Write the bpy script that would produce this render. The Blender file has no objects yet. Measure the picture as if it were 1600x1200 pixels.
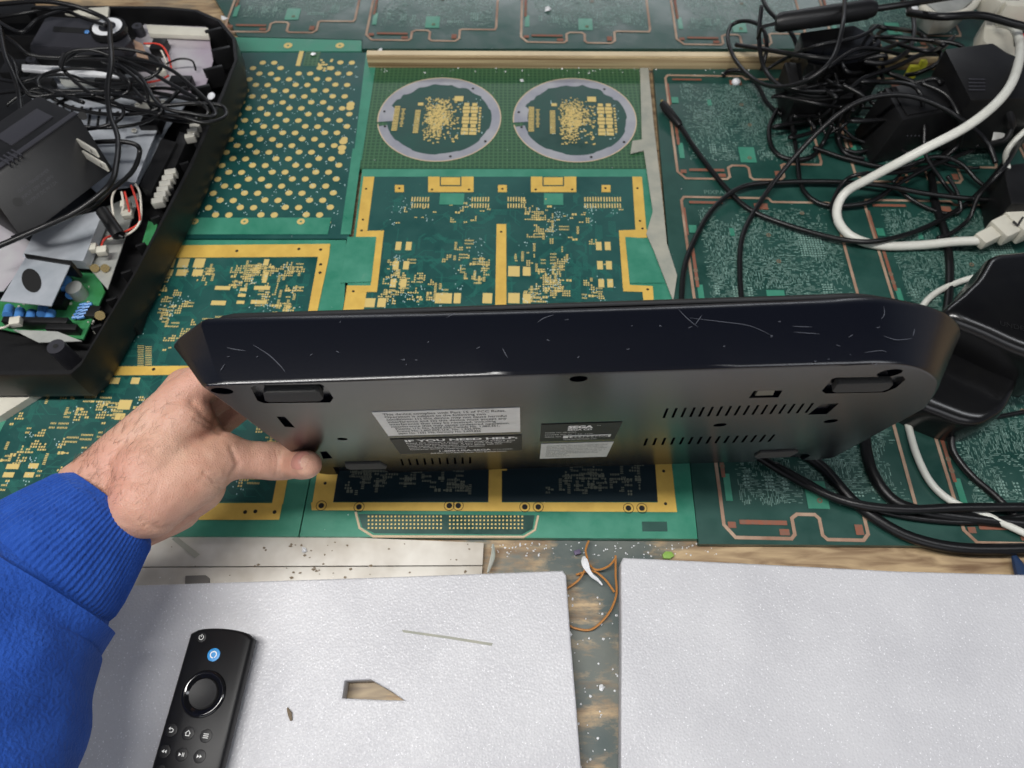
import bpy, bmesh, math, random
from mathutils import Vector as V, Matrix, noise
random.seed(7)
S = bpy.context.scene
COL = S.collection
# ------------------------------------------------------------------ camera, world, lights
FPX = 1109.0; H = .57; PITCH = math.radians(60)
CAM = V((0, 0, H))
R_ = V((1, 0, 0)); F_ = V((0, math.cos(PITCH), -math.sin(PITCH))); U_ = V((0, math.sin(PITCH), math.cos(PITCH)))
cd = bpy.data.cameras.new('camera'); cam = bpy.data.objects.new('camera', cd); COL.objects.link(cam)
cam.location = CAM; cam.rotation_euler = (math.radians(90) - PITCH, 0, 0)
cd.sensor_width = 36; cd.lens = FPX / 1600 * 36; cd.clip_start = .01; cd.clip_end = 50
cd.dof.use_dof = True; cd.dof.focus_distance = .46; cd.dof.aperture_fstop = 11
S.camera = cam
W = bpy.data.worlds.new('World'); S.world = W; W.use_nodes = True
bg = W.node_tree.nodes['Background']; bg.inputs[1].default_value = 1.0
# dim workshop: dark ceiling, lighter walls
_n = W.node_tree.nodes; _tc = _n.new('ShaderNodeTexCoord'); _sx = _n.new('ShaderNodeSeparateXYZ'); _cr = _n.new('ShaderNodeValToRGB')
_e = _cr.color_ramp.elements; _e[0].position = .0; _e[0].color = (.17, .17, .19, 1); _e[1].position = .75; _e[1].color = (.006, .009, .019, 1)
_m = _cr.color_ramp.elements.new(.35); _m.color = (.13, .145, .18, 1)
W.node_tree.links.new(_tc.outputs['Generated'], _sx.inputs[0]); W.node_tree.links.new(_sx.outputs[2], _cr.inputs[0]); W.node_tree.links.new(_cr.outputs[0], bg.inputs[0])
S.view_settings.view_transform = 'Standard'; S.view_settings.look = 'None'
S.view_settings.exposure = 0.0; S.view_settings.gamma = 1; S.view_settings.use_curve_mapping = False

def area(name, loc, target, sx, sy, power, col):
    l = bpy.data.lights.new(name, 'AREA'); l.shape = 'RECTANGLE'; l.size = sx; l.size_y = sy
    l.energy = power; l.color = col
    o = bpy.data.objects.new(name, l); COL.objects.link(o); o.location = loc
    d = V(target) - V(loc); o.rotation_euler = d.to_track_quat('-Z', 'Y').to_euler()
    return o
k_ = area('key_tube', (-.45, .06, 1.5), (0, .06, 0), 1.25, .12, 28, (1.0, .98, .95)); k_.rotation_euler = (0, -.27, 0)
area('side_fill', (.95, .05, 1.45), (.1, .35, 0), .25, 1.0, 6, (.95, .97, 1.0))  # added fill lamp from the right
area('front_fill', (.1, -1.7, 1.0), (0, .2, .1), 2.0, .8, 9, (.96, .97, 1.0))  # added fill lamp behind the viewer, brightens the console's labelled underside
area('back_tube', (.1, 2.5, .95), (0, .4, .1), 2.2, .12, 9, (.95, .97, 1.0))

# ------------------------------------------------------------------ pixel helpers (photo is 1600x1200)
def ray(u, v): return R_ * ((u - 800) / FPX) - U_ * ((v - 600) / FPX) + F_
def C(u, v, z): return CAM + ray(u, v) * z
def T(u, v, h=0.0):
    d = ray(u, v); return CAM + d * ((h - H) / d.z)
TH = math.radians(1.3)
def yaw(x, y, z=0): return V((x * math.cos(TH) + y * math.sin(TH), -x * math.sin(TH) + y * math.cos(TH), z))
def unyaw(p): return (p.x * math.cos(TH) - p.y * math.sin(TH), p.x * math.sin(TH) + p.y * math.cos(TH))

# ------------------------------------------------------------------ materials
MATS = {}
def mat(name, col, rough=.5, metal=0., coat=0., bump=None, bscale=50, var=None, vscale=8, spec=.5, sss=0, detail=4, trans=0, emit=None, bdist=.001):
    """bump: strength of noise bump; var: second colour mixed in by noise"""
    m = bpy.data.materials.new(name); m.use_nodes = True
    nt = m.node_tree; b = nt.nodes['Principled BSDF']
    b.inputs['Base Color'].default_value = (*col, 1); b.inputs['Roughness'].default_value = rough
    b.inputs['Metallic'].default_value = metal; b.inputs['Coat Weight'].default_value = coat
    b.inputs['Coat Roughness'].default_value = .12
    b.inputs['Specular IOR Level'].default_value = spec
    if trans: b.inputs['Transmission Weight'].default_value = trans
    if emit: b.inputs['Emission Color'].default_value = (*col, 1); b.inputs['Emission Strength'].default_value = emit
    if sss:
        b.inputs['Subsurface Weight'].default_value = sss; b.inputs['Subsurface Radius'].default_value = (.012, .004, .002)
        b.inputs['Subsurface Scale'].default_value = .6
    tc = nt.nodes.new('ShaderNodeTexCoord')
    if var:
        n = nt.nodes.new('ShaderNodeTexNoise'); n.inputs['Scale'].default_value = vscale; n.inputs['Detail'].default_value = detail
        n.inputs['Roughness'].default_value = .6
        nt.links.new(tc.outputs['Object'], n.inputs['Vector'])
        r = nt.nodes.new('ShaderNodeValToRGB'); r.color_ramp.elements[0].position = .35; r.color_ramp.elements[1].position = .65
        r.color_ramp.elements[0].color = (*col, 1); r.color_ramp.elements[1].color = (*var, 1)
        nt.links.new(n.outputs['Fac'], r.inputs[0]); nt.links.new(r.outputs[0], b.inputs['Base Color'])
    if bump:
        n = nt.nodes.new('ShaderNodeTexNoise'); n.inputs['Scale'].default_value = bscale; n.inputs['Detail'].default_value = 5
        nt.links.new(tc.outputs['Object'], n.inputs['Vector'])
        bp = nt.nodes.new('ShaderNodeBump'); bp.inputs['Strength'].default_value = bump; bp.inputs['Distance'].default_value = bdist
        nt.links.new(n.outputs['Fac'], bp.inputs['Height']); nt.links.new(bp.outputs[0], b.inputs['Normal'])
        if coat: nt.links.new(bp.outputs[0], b.inputs['Coat Normal'])
    MATS[name] = m
    return m
def nd(m, t, **kw):
    n = m.node_tree.nodes.new(t)
    for k, v in kw.items():
        if k in n.inputs: n.inputs[k].default_value = v
        else: setattr(n, k, v)
    return n
def lk(m, a, b): m.node_tree.links.new(a, b)

M = {}
M['pcb'] = mat('pcb_teal', (.005, .052, .048), .4, coat=.12, bump=.1, bscale=30, var=(.008, .074, .064), vscale=5)
M['pcb_edge'] = mat('pcb_light_green', (.028, .18, .115), .42, coat=.2, bump=.15, bscale=40, var=(.05, .24, .16), vscale=12)
M['pcb_dark'] = mat('pcb_forest', (.009, .045, .036), .4, coat=.2, bump=.15, bscale=25, var=(.013, .066, .052), vscale=9)
M['pcb_olive'] = mat('pcb_olive', (.030, .092, .035), .45, coat=.2, bump=.1, bscale=40, var=(.036, .11, .045), vscale=14)
M['gold'] = mat('gold_plating', (.68, .45, .095), .5, metal=.15, var=(.58, .37, .075), vscale=60, bump=.1, bscale=300)
M['pad'] = mat('pale_gold_pad', (.62, .47, .17), .5, metal=.15)
M['silk'] = mat('white_silkscreen', (.45, .62, .62), .6)
M['trace'] = mat('pale_green_trace', (.095, .18, .15), .5, coat=.1, var=(.15, .25, .215), vscale=30)
M['trace_pale'] = mat('grey_green_trace', (.22, .36, .31), .5, coat=.2)
M['navy'] = mat('navy_overlay', (.0015, .010, .016), .4, bump=.1, bscale=30, var=(.002, .014, .020), vscale=6)
M['track_navy'] = mat('navy_track', (.004, .022, .030), .5)
M['track'] = mat('masked_track', (.014, .115, .092), .4, coat=.12)
M['copper'] = mat('tarnished_copper', (.26, .14, .09), .5, metal=.1, var=(.44, .32, .23), vscale=25, bump=.1, bscale=300)
M['rust'] = mat('rusty_copper', (.24, .075, .04), .6, var=(.18, .09, .06), vscale=200)
M['cut'] = mat('routed_edge', (.55, .43, .29), .7)
M['tin'] = mat('tin_ring', (.27, .275, .32), .42, metal=.2, var=(.36, .365, .39), vscale=25, bump=.1, bscale=200)
M['hole'] = mat('black_hole', (.006, .005, .004), .8)
M['film'] = mat('dusty_resin', (.30, .35, .30), .25, var=(.42, .42, .38), vscale=60, bump=.5, bscale=120)
M['whiteglob'] = mat('white_glob', (.75, .76, .78), .3)
M['black_shell'] = mat('black_abs', (.0020, .0026, .0055), .26, bump=.12, bscale=900, spec=.5, bdist=.0003)
M['black_side'] = M['black_shell']
M['black_mat'] = mat('black_matte_plastic', (.0055, .0055, .006), .42, bump=.15, bscale=700, bdist=.0004, spec=.38, var=(.009, .009, .0095), vscale=35)
M['black_gloss'] = mat('black_gloss_plastic', (.003, .003, .0035), .24, coat=.1, var=(.005, .005, .005), vscale=20, bump=.03, bscale=60)
M['rubber'] = mat('grey_rubber', (.050, .050, .048), .85, bump=.6, bscale=900)
M['recess'] = mat('recess_black', (.003, .003, .003), .6)
M['label_black'] = mat('label_black', (.010, .010, .009), .5, spec=.25)
M['label_white'] = mat('label_white', (.84, .84, .80), .5, var=(.76, .76, .72), vscale=120)
M['label_grey'] = mat('label_silver', (.66, .66, .62), .5, var=(.58, .58, .55), vscale=90)
M['ink'] = mat('printed_ink', (.025, .024, .024), .6)
M['ink_grey'] = mat('faded_ink', (.16, .16, .155), .6)
M['print_white'] = mat('printed_white', (.85, .85, .82), .6)
M['scratch'] = mat('scratch_grey', (.055, .06, .075), .5)
M['cable'] = mat('black_cable', (.005, .005, .0055), .36, spec=.4, bump=.05, bscale=100)
M['cable_white'] = mat('white_cable', (.66, .66, .60), .4, bump=.1, bscale=100, var=(.58, .58, .52), vscale=30)
M['white_plastic'] = mat('aged_white_plastic', (.62, .60, .51), .45, var=(.50, .48, .41), vscale=15, bump=.1, bscale=200)
M['steel'] = mat('zinc_steel', (.62, .65, .70), .36, metal=.45, var=(.42, .46, .50), vscale=18, bump=.12, bscale=25)
M['steel_dull'] = mat('dull_steel', (.34, .35, .33), .42, metal=.4, var=(.48, .49, .46), vscale=30, bump=.15, bscale=90)
M['steel_pink'] = mat('stained_steel', (.60, .60, .60), .35, metal=.35, var=(.46, .39, .46), vscale=11)
M['silver'] = mat('bright_nickel', (.72, .70, .62), .3, metal=.45)
M['brass'] = mat('brass', (.72, .55, .25), .25, metal=.9)
M['pcb_green'] = mat('console_board_green', (.020, .14, .035), .4, coat=.3, var=(.04, .22, .09), vscale=40)
M['blue_cap'] = mat('blue_capacitor', (.07, .22, .52), .35)
M['red_wire'] = mat('red_wire', (.62, .05, .03), .45)
M['white_wire'] = mat('white_wire', (.62, .58, .50), .5)
M['grey_plastic'] = mat('grey_plastic', (.028, .028, .034), .4, bump=.1, bscale=400)
M['orange_wire'] = mat('orange_wire', (.40, .17, .04), .5)
M['remote_black'] = mat('remote_black', (.004, .004, .005), .45, spec=.35, bump=.1, bscale=900, bdist=.0003)
M['remote_gloss'] = mat('remote_gloss', (.006, .006, .007), .10)
M['blue_button'] = mat('blue_button', (.02, .26, .62), .4)
M['red_lit'] = mat('red_switch', (.75, .01, .01), .3)
M['nail'] = mat('thumb_nail', (.44, .21, .17), .25, sss=.1)
M['wood_beam'] = mat('plywood_batten', (.52, .38, .20), .7, var=(.42, .29, .15), vscale=30, bump=.3, bscale=60)
M['beam_top'] = mat('pale_batten_top', (.66, .55, .36), .65, var=(.56, .46, .30), vscale=20)
M['white_paint'] = mat('white_paint', (.45, .41, .35), .55, var=(.66, .63, .57), vscale=16, bump=.15, bscale=60)
M['grey_clip'] = mat('grey_clip', (.13, .12, .11), .5)
M['tape'] = mat('masking_tape', (.36, .35, .29), .7, var=(.27, .28, .24), vscale=40, bump=.4, bscale=90)
M['green_crumb'] = mat('green_crumb', (.22, .38, .07), .6)
M['violet_crumb'] = mat('violet_crumb', (.09, .07, .13), .6)
M['dark_blue'] = mat('dark_blue_plastic', (.015, .035, .09), .4)
M['yellow'] = mat('yellow_tip', (.70, .68, .05), .5)
M['dirt'] = mat('brown_dirt', (.17, .13, .085), .8)

# stratified plywood batten: stretch noise along X
for k in ('wood_beam',):
    m = M[k]
    tc = nd(m, 'ShaderNodeTexCoord'); mp = nd(m, 'ShaderNodeMapping'); mp.inputs['Scale'].default_value = (3, 120, 330)
    ns = nd(m, 'ShaderNodeTexNoise'); ns.inputs['Scale'].default_value = 1.0; ns.inputs['Detail'].default_value = 3
    rp = nd(m, 'ShaderNodeValToRGB'); rp.color_ramp.elements[0].position = .35; rp.color_ramp.elements[1].position = .62
    rp.color_ramp.elements[0].color = (.20, .125, .055, 1); rp.color_ramp.elements[1].color = (.54, .42, .24, 1)
    lk(m, tc.outputs['Object'], mp.inputs[0]); lk(m, mp.outputs[0], ns.inputs['Vector']); lk(m, ns.outputs['Fac'], rp.inputs[0])
    lk(m, rp.outputs[0], m.node_tree.nodes['Principled BSDF'].inputs['Base Color'])

for k, c in (('pcb_edge', (.12, .26, .19)), ('pcb_dark', (.06, .12, .10)), ('pcb', (.03, .10, .09))):
    rp = [n for n in M[k].node_tree.nodes if n.type == 'VALTORGB'][0]; e = rp.color_ramp.elements.new(.78); e.color = (*c, 1)
    ns = [n for n in M[k].node_tree.nodes if n.type == 'TEX_NOISE'][0]; ns.inputs['Detail'].default_value = 10; ns.inputs['Roughness'].default_value = .72; ns.inputs['Scale'].default_value *= 2
    mr = nd(M[k], 'ShaderNodeMapRange'); mr.inputs['From Min'].default_value = .3; mr.inputs['From Max'].default_value = .7; mr.inputs['To Min'].default_value = .25; mr.inputs['To Max'].default_value = .6
    lk(M[k], ns.outputs['Fac'], mr.inputs['Value']); lk(M[k], mr.outputs[0], M[k].node_tree.nodes['Principled BSDF'].inputs['Roughness'])
# PCB grid material for the ring board
m = M['pcb_olive']; b = m.node_tree.nodes['Principled BSDF']
tc = nd(m, 'ShaderNodeTexCoord'); br = nd(m, 'ShaderNodeTexBrick'); br.offset = 0.0
br.inputs['Scale'].default_value = 1.0; br.inputs['Brick Width'].default_value = .0052; br.inputs['Row Height'].default_value = .0052
br.inputs['Mortar Size'].default_value = .0009; br.inputs['Mortar Smooth'].default_value = .3
br.inputs['Color1'].default_value = (.012, .060, .028, 1); br.inputs['Color2'].default_value = (.018, .070, .030, 1); br.inputs['Mortar'].default_value = (.045, .125, .055, 1)
lk(m, tc.outputs['Object'], br.inputs['Vector']); lk(m, br.outputs['Color'], b.inputs['Base Color'])

# worn bench top: teal grey paint over chipboard
M['bench'] = m = mat('worn_bench', (.2, .2, .2), .55, bump=.35, bscale=90)
b = m.node_tree.nodes['Principled BSDF']; tc = nd(m, 'ShaderNodeTexCoord')
mp = nd(m, 'ShaderNodeMapping'); mp.inputs['Scale'].default_value = (6, 40, 1); mp.inputs['Rotation'].default_value = (0, 0, .5)
w1 = nd(m, 'ShaderNodeTexNoise'); w1.inputs['Scale'].default_value = 3.5; w1.inputs['Detail'].default_value = 7; w1.inputs['Distortion'].default_value = .8
wr = nd(m, 'ShaderNodeValToRGB'); e = wr.color_ramp.elements; e[0].position = .32; e[0].color = (.17, .10, .05, 1); e[1].position = .66; e[1].color = (.48, .35, .20, 1)
n2 = nd(m, 'ShaderNodeTexNoise'); n2.inputs['Scale'].default_value = 11; n2.inputs['Detail'].default_value = 8
pr = nd(m, 'ShaderNodeValToRGB'); e = pr.color_ramp.elements; e[0].position = .35; e[0].color = (.045, .070, .070, 1); e[1].position = .62; e[1].color = (.16, .165, .14, 1)
sx = nd(m, 'ShaderNodeSeparateXYZ'); n3 = nd(m, 'ShaderNodeTexNoise'); n3.inputs['Scale'].default_value = 9; n3.inputs['Detail'].default_value = 9; n3.inputs['Roughness'].default_value = .7
mp3 = nd(m, 'ShaderNodeMapping'); mp3.inputs['Scale'].default_value = (1, 2.4, 1)
lk(m, tc.outputs['Object'], mp.inputs[0]); lk(m, mp.outputs[0], w1.inputs['Vector']); lk(m, w1.outputs['Fac'], wr.inputs[0])
lk(m, tc.outputs['Object'], n2.inputs['Vector']); lk(m, n2.outputs['Fac'], pr.inputs[0])
lk(m, tc.outputs['Object'], sx.inputs[0]); lk(m, tc.outputs['Object'], mp3.inputs[0]); lk(m, mp3.outputs[0], n3.inputs['Vector'])
# wood shows right of x=.13 near y=.17.. ; elsewhere paint with wood scratches
mx = nd(m, 'ShaderNodeMapRange'); mx.inputs['From Min'].default_value = .11; mx.inputs['From Max'].default_value = .17
lk(m, sx.outputs[0], mx.inputs['Value'])
ad = nd(m, 'ShaderNodeMath'); ad.operation = 'ADD'; lk(m, mx.outputs[0], ad.inputs[0])
nr = nd(m, 'ShaderNodeMapRange'); nr.inputs['From Min'].default_value = .47; nr.inputs['From Max'].default_value = .57; lk(m, n3.outputs['Fac'], nr.inputs['Value'])
ad2 = nd(m, 'ShaderNodeMath'); ad2.operation = 'ADD'; mx2 = nd(m, 'ShaderNodeMapRange'); mx2.inputs['From Min'].default_value = -.055; mx2.inputs['From Max'].default_value = -.09; mx2.inputs['To Max'].default_value = .65
lk(m, sx.outputs[0], mx2.inputs['Value']); lk(m, mx2.outputs[0], ad2.inputs[0]); lk(m, nr.outputs[0], ad2.inputs[1])
lk(m, ad2.outputs[0], ad.inputs[1]); ad.use_clamp = True
mix = nd(m, 'ShaderNodeMix'); mix.data_type = 'RGBA'
lk(m, ad.outputs[0], mix.inputs[0]); lk(m, pr.outputs[0], mix.inputs[6]); lk(m, wr.outputs[0], mix.inputs[7]); lk(m, mix.outputs[2], b.inputs['Base Color'])

# polyethylene foam: pale cells, glints painted in as lighter colour
M['foam'] = m = mat('white_pe_foam', (.62, .62, .68), .5)
b = m.node_tree.nodes['Principled BSDF']; tc = nd(m, 'ShaderNodeTexCoord')
vo = nd(m, 'ShaderNodeTexVoronoi'); vo.inputs['Scale'].default_value = 520
fn = nd(m, 'ShaderNodeTexNoise'); fn.inputs['Scale'].default_value = 14; fn.inputs['Detail'].default_value = 6
cr = nd(m, 'ShaderNodeValToRGB'); e = cr.color_ramp.elements; e[0].position = .3; e[0].color = (.47, .47, .495, 1); e[1].position = .75; e[1].color = (.57, .57, .59, 1)
wn = nd(m, 'ShaderNodeTexVoronoi'); wn.inputs['Scale'].default_value = 1500
sr = nd(m, 'ShaderNodeSeparateColor'); rr = nd(m, 'ShaderNodeMapRange'); rr.inputs['From Min'].default_value = 0; rr.inputs['From Max'].default_value = 1; rr.inputs['To Min'].default_value = .3; rr.inputs['To Max'].default_value = .8
bp = nd(m, 'ShaderNodeBump'); bp.inputs['Strength'].default_value = 1; bp.inputs['Distance'].default_value = .0003
bp2 = nd(m, 'ShaderNodeBump'); bp2.inputs['Strength'].default_value = .07; bp2.inputs['Distance'].default_value = .002
fn2 = nd(m, 'ShaderNodeTexNoise'); fn2.inputs['Scale'].default_value = 110; fn2.inputs['Detail'].default_value = 4
for q in (vo, fn, wn, fn2): lk(m, tc.outputs['Object'], q.inputs['Vector'])
sp2 = nd(m, 'ShaderNodeMapRange'); sp2.inputs['From Min'].default_value = .968; sp2.inputs['From Max'].default_value = .995
mixf = nd(m, 'ShaderNodeMix'); mixf.data_type = 'RGBA'; mixf.inputs[7].default_value = (.76, .76, .79, 1)
lk(m, fn.outputs['Fac'], cr.inputs[0]); lk(m, wn.outputs['Color'], sr.inputs[0]); lk(m, sr.outputs[0], rr.inputs['Value']); lk(m, rr.outputs[0], b.inputs['Roughness'])
lk(m, sr.outputs[1], sp2.inputs['Value']); lk(m, sp2.outputs[0], mixf.inputs[0]); lk(m, cr.outputs[0], mixf.inputs[6]); lk(m, mixf.outputs[2], b.inputs['Base Color'])
lk(m, vo.outputs['Distance'], bp.inputs['Height']); lk(m, fn2.outputs['Fac'], bp2.inputs['Height']); lk(m, bp2.outputs[0], bp.inputs['Normal']); lk(m, bp.outputs[0], b.inputs['Normal'])

# skin
M['skin'] = m = mat('skin', (.50, .28, .20), .5, sss=.12)
b = m.node_tree.nodes['Principled BSDF']; tc = nd(m, 'ShaderNodeTexCoord')
s1 = nd(m, 'ShaderNodeTexNoise'); s1.inputs['Scale'].default_value = 38; s1.inputs['Detail'].default_value = 6
s2 = nd(m, 'ShaderNodeTexVoronoi'); s2.inputs['Scale'].default_value = 620; s2.feature = 'DISTANCE_TO_EDGE'
s3 = nd(m, 'ShaderNodeTexNoise'); s3.inputs['Scale'].default_value = 160; s3.inputs['Detail'].default_value = 6
cr = nd(m, 'ShaderNodeValToRGB'); e = cr.color_ramp.elements; e[0].position = .3; e[0].color = (.46, .235, .165, 1); e[1].position = .72; e[1].color = (.58, .375, .275, 1)
b1 = nd(m, 'ShaderNodeBump'); b1.inputs['Strength'].default_value = .6; b1.inputs['Distance'].default_value = .0007
b2 = nd(m, 'ShaderNodeBump'); b2.inputs['Strength'].default_value = .5; b2.inputs['Distance'].default_value = .0012
for q in (s1, s2, s3): lk(m, tc.outputs['Object'], q.inputs['Vector'])
s4 = nd(m, 'ShaderNodeTexNoise'); s4.inputs['Scale'].default_value = 19; s4.inputs['Detail'].default_value = 3; lk(m, tc.outputs['Object'], s4.inputs['Vector'])
mr4 = nd(m, 'ShaderNodeMapRange'); mr4.inputs['From Min'].default_value = .48; mr4.inputs['From Max'].default_value = .75; mr4.inputs['To Max'].default_value = .65; lk(m, s4.outputs['Fac'], mr4.inputs['Value'])
mx4 = nd(m, 'ShaderNodeMix'); mx4.data_type = 'RGBA'; mx4.inputs[7].default_value = (.46, .17, .13, 1); lk(m, mr4.outputs[0], mx4.inputs[0])
lk(m, s1.outputs['Fac'], cr.inputs[0]); lk(m, cr.outputs[0], mx4.inputs[6]); lk(m, mx4.outputs[2], b.inputs['Base Color'])
lk(m, s3.outputs['Fac'], b2.inputs['Height']); lk(m, s2.outputs['Distance'], b1.inputs['Height']); lk(m, b2.outputs[0], b1.inputs['Normal']); lk(m, b1.outputs[0], b.inputs['Normal'])

# sleeve fabric
M['fleece'] = m = mat('blue_fleece', (.011, .052, .27), .9, var=(.016, .068, .33), vscale=60, bump=1.0, bscale=420, bdist=.0016)
m.node_tree.nodes['Principled BSDF'].inputs['Sheen Weight'].default_value = .15
m.node_tree.nodes['Principled BSDF'].inputs['Sheen Tint'].default_value = (.4, .55, 1, 1)
m.node_tree.nodes['Principled BSDF'].inputs['Specular IOR Level'].default_value = .2

# ------------------------------------------------------------------ mesh builder
SPLIT = {'clear_window': '', 'inner_ribs': 'inner_rib', 'silver_jacks': 'silver_jack', 'blue_capacitors': 'blue_capacitor', 'blue_resistors': 'blue_resistor', 'black_chips': 'black_chip', 'vent_ribs': 'vent_rib', 'vent_slits': 'vent_slit', 'white_plugs': 'white_plug', 'brass_screws': 'brass_bolt', 'bare_copper': 'copper_patch', 'painted_board': '', 'eyelets': 'eyelet', 'screw_recess': '', 'drill_hole': '', 'rivet_rings': 'rivet_ring', 'vent_dots': 'vent_dot', 'edge_strip': ''}
class MB:
    def __init__(s): s.v = []; s.f = []; s.smooth = 35
    def add(s, vs, fs):
        o = len(s.v); s.v += [V(p) for p in vs]; s.f += [tuple(i + o for i in f) for f in fs]
    def quad(s, *p): s.add(p, [tuple(range(len(p)))])
    def prism(s, pts, d):
        """pts: world polygon, d: extrusion vector (downwards from pts)"""
        n = len(pts); pts = [V(p) for p in pts]; d = V(d)
        a = sum(((pts[i].cross(pts[(i + 1) % n])) for i in range(n)), V())
        if a.dot(d) > 0: pts = pts[::-1]
        vs = pts + [p + d for p in pts]
        fs = [tuple(range(n)), tuple(range(2 * n - 1, n - 1, -1))] + [(i, i + n, (i + 1) % n + n, (i + 1) % n) for i in range(n)]
        s.add(vs, fs)
    def box(s, c, x, y, z):
        """box by centre and half-axis vectors"""
        c, x, y, z = V(c), V(x), V(y), V(z)
        s.prism([c - x - y + z, c + x - y + z, c + x + y + z, c - x + y + z], -2 * z)
    def loft(s, rings, cap0=True, cap1=True):
        n = len(rings[0]); vs = [p for r in rings for p in r]; fs = []
        for k in range(len(rings) - 1):
            for i in range(n):
                j = (i + 1) % n; fs.append((k * n + i, k * n + j, (k + 1) * n + j, (k + 1) * n + i))
        if cap0: fs.append(tuple(range(n - 1, -1, -1)))
        if cap1: fs.append(tuple(range((len(rings) - 1) * n, len(rings) * n)))
        s.add(vs, fs)
    def tube(s, pts, r, seg=8, ell=None, cap=True):
        pts = [V(p) for p in pts]; n = len(pts)
        rs = r if isinstance(r, (list, tuple)) else [r] * n
        t0 = (pts[1] - pts[0]).normalized(); nn = t0.orthogonal().normalized(); rings = []
        for i, p in enumerate(pts):
            t = (pts[min(i + 1, n - 1)] - pts[max(i - 1, 0)])
            if t.length < 1e-9: t = t0
            t.normalize(); nn = (nn - t * nn.dot(t)); nn = nn.normalized() if nn.length > 1e-6 else t.orthogonal().normalized()
            bb = t.cross(nn)
            rings.append([p + (nn * math.cos(a) + bb * math.sin(a)) * rs[i] for a in [2 * math.pi * k / seg for k in range(seg)]])
        s.loft(rings, cap, cap)
    def disc(s, c, r, n, seg=20, d=None, ex=None, ey=None):
        n = V(n).normalized(); x = V(ex) if ex else n.orthogonal().normalized(); y = V(ey) if ey else n.cross(x)
        pts = [V(c) + (x * math.cos(2 * math.pi * k / seg) + y * math.sin(2 * math.pi * k / seg)) * r for k in range(seg)]
        if d: s.prism(pts, n * -d)
        else: s.quad(*pts)
    def ring(s, c, r0, r1, n, seg=40, gap=None, x=None, y=None):
        n = V(n).normalized(); x = x or n.orthogonal().normalized(); y = y or n.cross(x)
        a0, a1 = gap if gap else (0, 2 * math.pi)
        m = seg + 1
        vs = []
        for k in range(m):
            a = a0 + (a1 - a0) * k / seg; d = x * math.cos(a) + y * math.sin(a); vs += [V(c) + d * r0, V(c) + d * r1]
        s.add(vs, [(2 * k, 2 * k + 1, 2 * k + 3, 2 * k + 2) for k in range(seg)])
    def sphere(s, c, r, seg=10, sc=(1, 1, 1)):
        vs = []; fs = []; c = V(c)
        for i in range(seg + 1):
            ph = math.pi * i / seg
            for j in range(seg * 2):
                th = math.pi * j / seg
                vs.append(c + V((r * sc[0] * math.sin(ph) * math.cos(th), r * sc[1] * math.sin(ph) * math.sin(th), r * sc[2] * math.cos(ph))))
        w = seg * 2
        for i in range(seg):
            for j in range(w): fs.append((i * w + j, (i + 1) * w + j, (i + 1) * w + (j + 1) % w, i * w + (j + 1) % w))
        s.add(vs, fs)
    def capsule(s, p0, r0, p1, r1, seg=14):
        p0, p1 = V(p0), V(p1); bm = bmesh.new()
        for p, r in ((p0, r0), (p1, r1)):
            g = bmesh.ops.create_icosphere(bm, subdivisions=3, radius=r)
            for v in g['verts']: v.co += p
        h = bmesh.ops.convex_hull(bm, input=bm.verts)
        bmesh.ops.delete(bm, geom=[v for v in bm.verts if not v.link_faces], context='VERTS')
        junk = [e for e in h['geom_interior'] if isinstance(e, bmesh.types.BMVert) and e.is_valid]
        if junk: bmesh.ops.delete(bm, geom=junk, context='VERTS')
        bm.verts.index_update(); s.add([v.co.copy() for v in bm.verts], [tuple(v.index for v in f.verts) for f in bm.faces]); bm.free()
    def mesh(s, name, off=V()):
        me = bpy.data.meshes.new(name); me.from_pydata([p - off for p in s.v], [], s.f); me.update()
        return me
    def build(s, name, m, parent=None, bevel=0, smooth=True, weld=False, bseg=2, split=True):
        if split and name in SPLIT:
            one = SPLIT[name] or name; par = list(range(len(s.v)))
            def fd(a):
                while par[a] != a: par[a] = par[par[a]]; a = par[a]
                return a
            for f in s.f:
                for a in f[1:]: par[fd(a)] = fd(f[0])
            gr = {}
            for f in s.f: gr.setdefault(fd(f[0]), []).append(f)
            out = None
            for fs in gr.values():
                q = MB(); q.smooth = s.smooth; mp = {}
                for f in fs:
                    for a in f:
                        if a not in mp: mp[a] = len(q.v); q.v.append(s.v[a])
                q.f = [tuple(mp[a] for a in f) for f in fs]
                out = q.build(one, m, parent, bevel, smooth, weld, bseg, False)
            return out
        off = root_off(parent); me = s.mesh(name, off)
        if weld or bevel:
            bm = bmesh.new(); bm.from_mesh(me); bmesh.ops.remove_doubles(bm, verts=bm.verts, dist=1e-5)
            bmesh.ops.recalc_face_normals(bm, faces=bm.faces)
            if bevel:
                ed = [e for e in bm.edges if len(e.link_faces) == 2 and e.calc_face_angle() > .5]
                bmesh.ops.bevel(bm, geom=ed, offset=bevel, segments=bseg, affect='EDGES', profile=.6, clamp_overlap=True)
            bm.to_mesh(me); bm.free()
        if smooth:
            for p in me.polygons: p.use_smooth = True
            try: me.set_sharp_from_angle(angle=math.radians(s.smooth))
            except Exception: pass
        me.materials.append(m)
        o = bpy.data.objects.new(name, me); COL.objects.link(o)
        if parent: o.parent = parent
        return o
def root_off(p):
    o = V()
    while p: o += p.location; p = p.parent
    return o
def tag(o, label=None, cat=None, group=None, kind=None):
    if label: o['label'] = label
    if cat: o['category'] = cat
    if group: o['group'] = group
    if kind: o['kind'] = kind
    return o
def thing(name, label, cat, loc, group=None):
    o = bpy.data.objects.new(name, None); COL.objects.link(o); o.location = loc; o.empty_display_size = .02
    return tag(o, label, cat, group)
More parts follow.
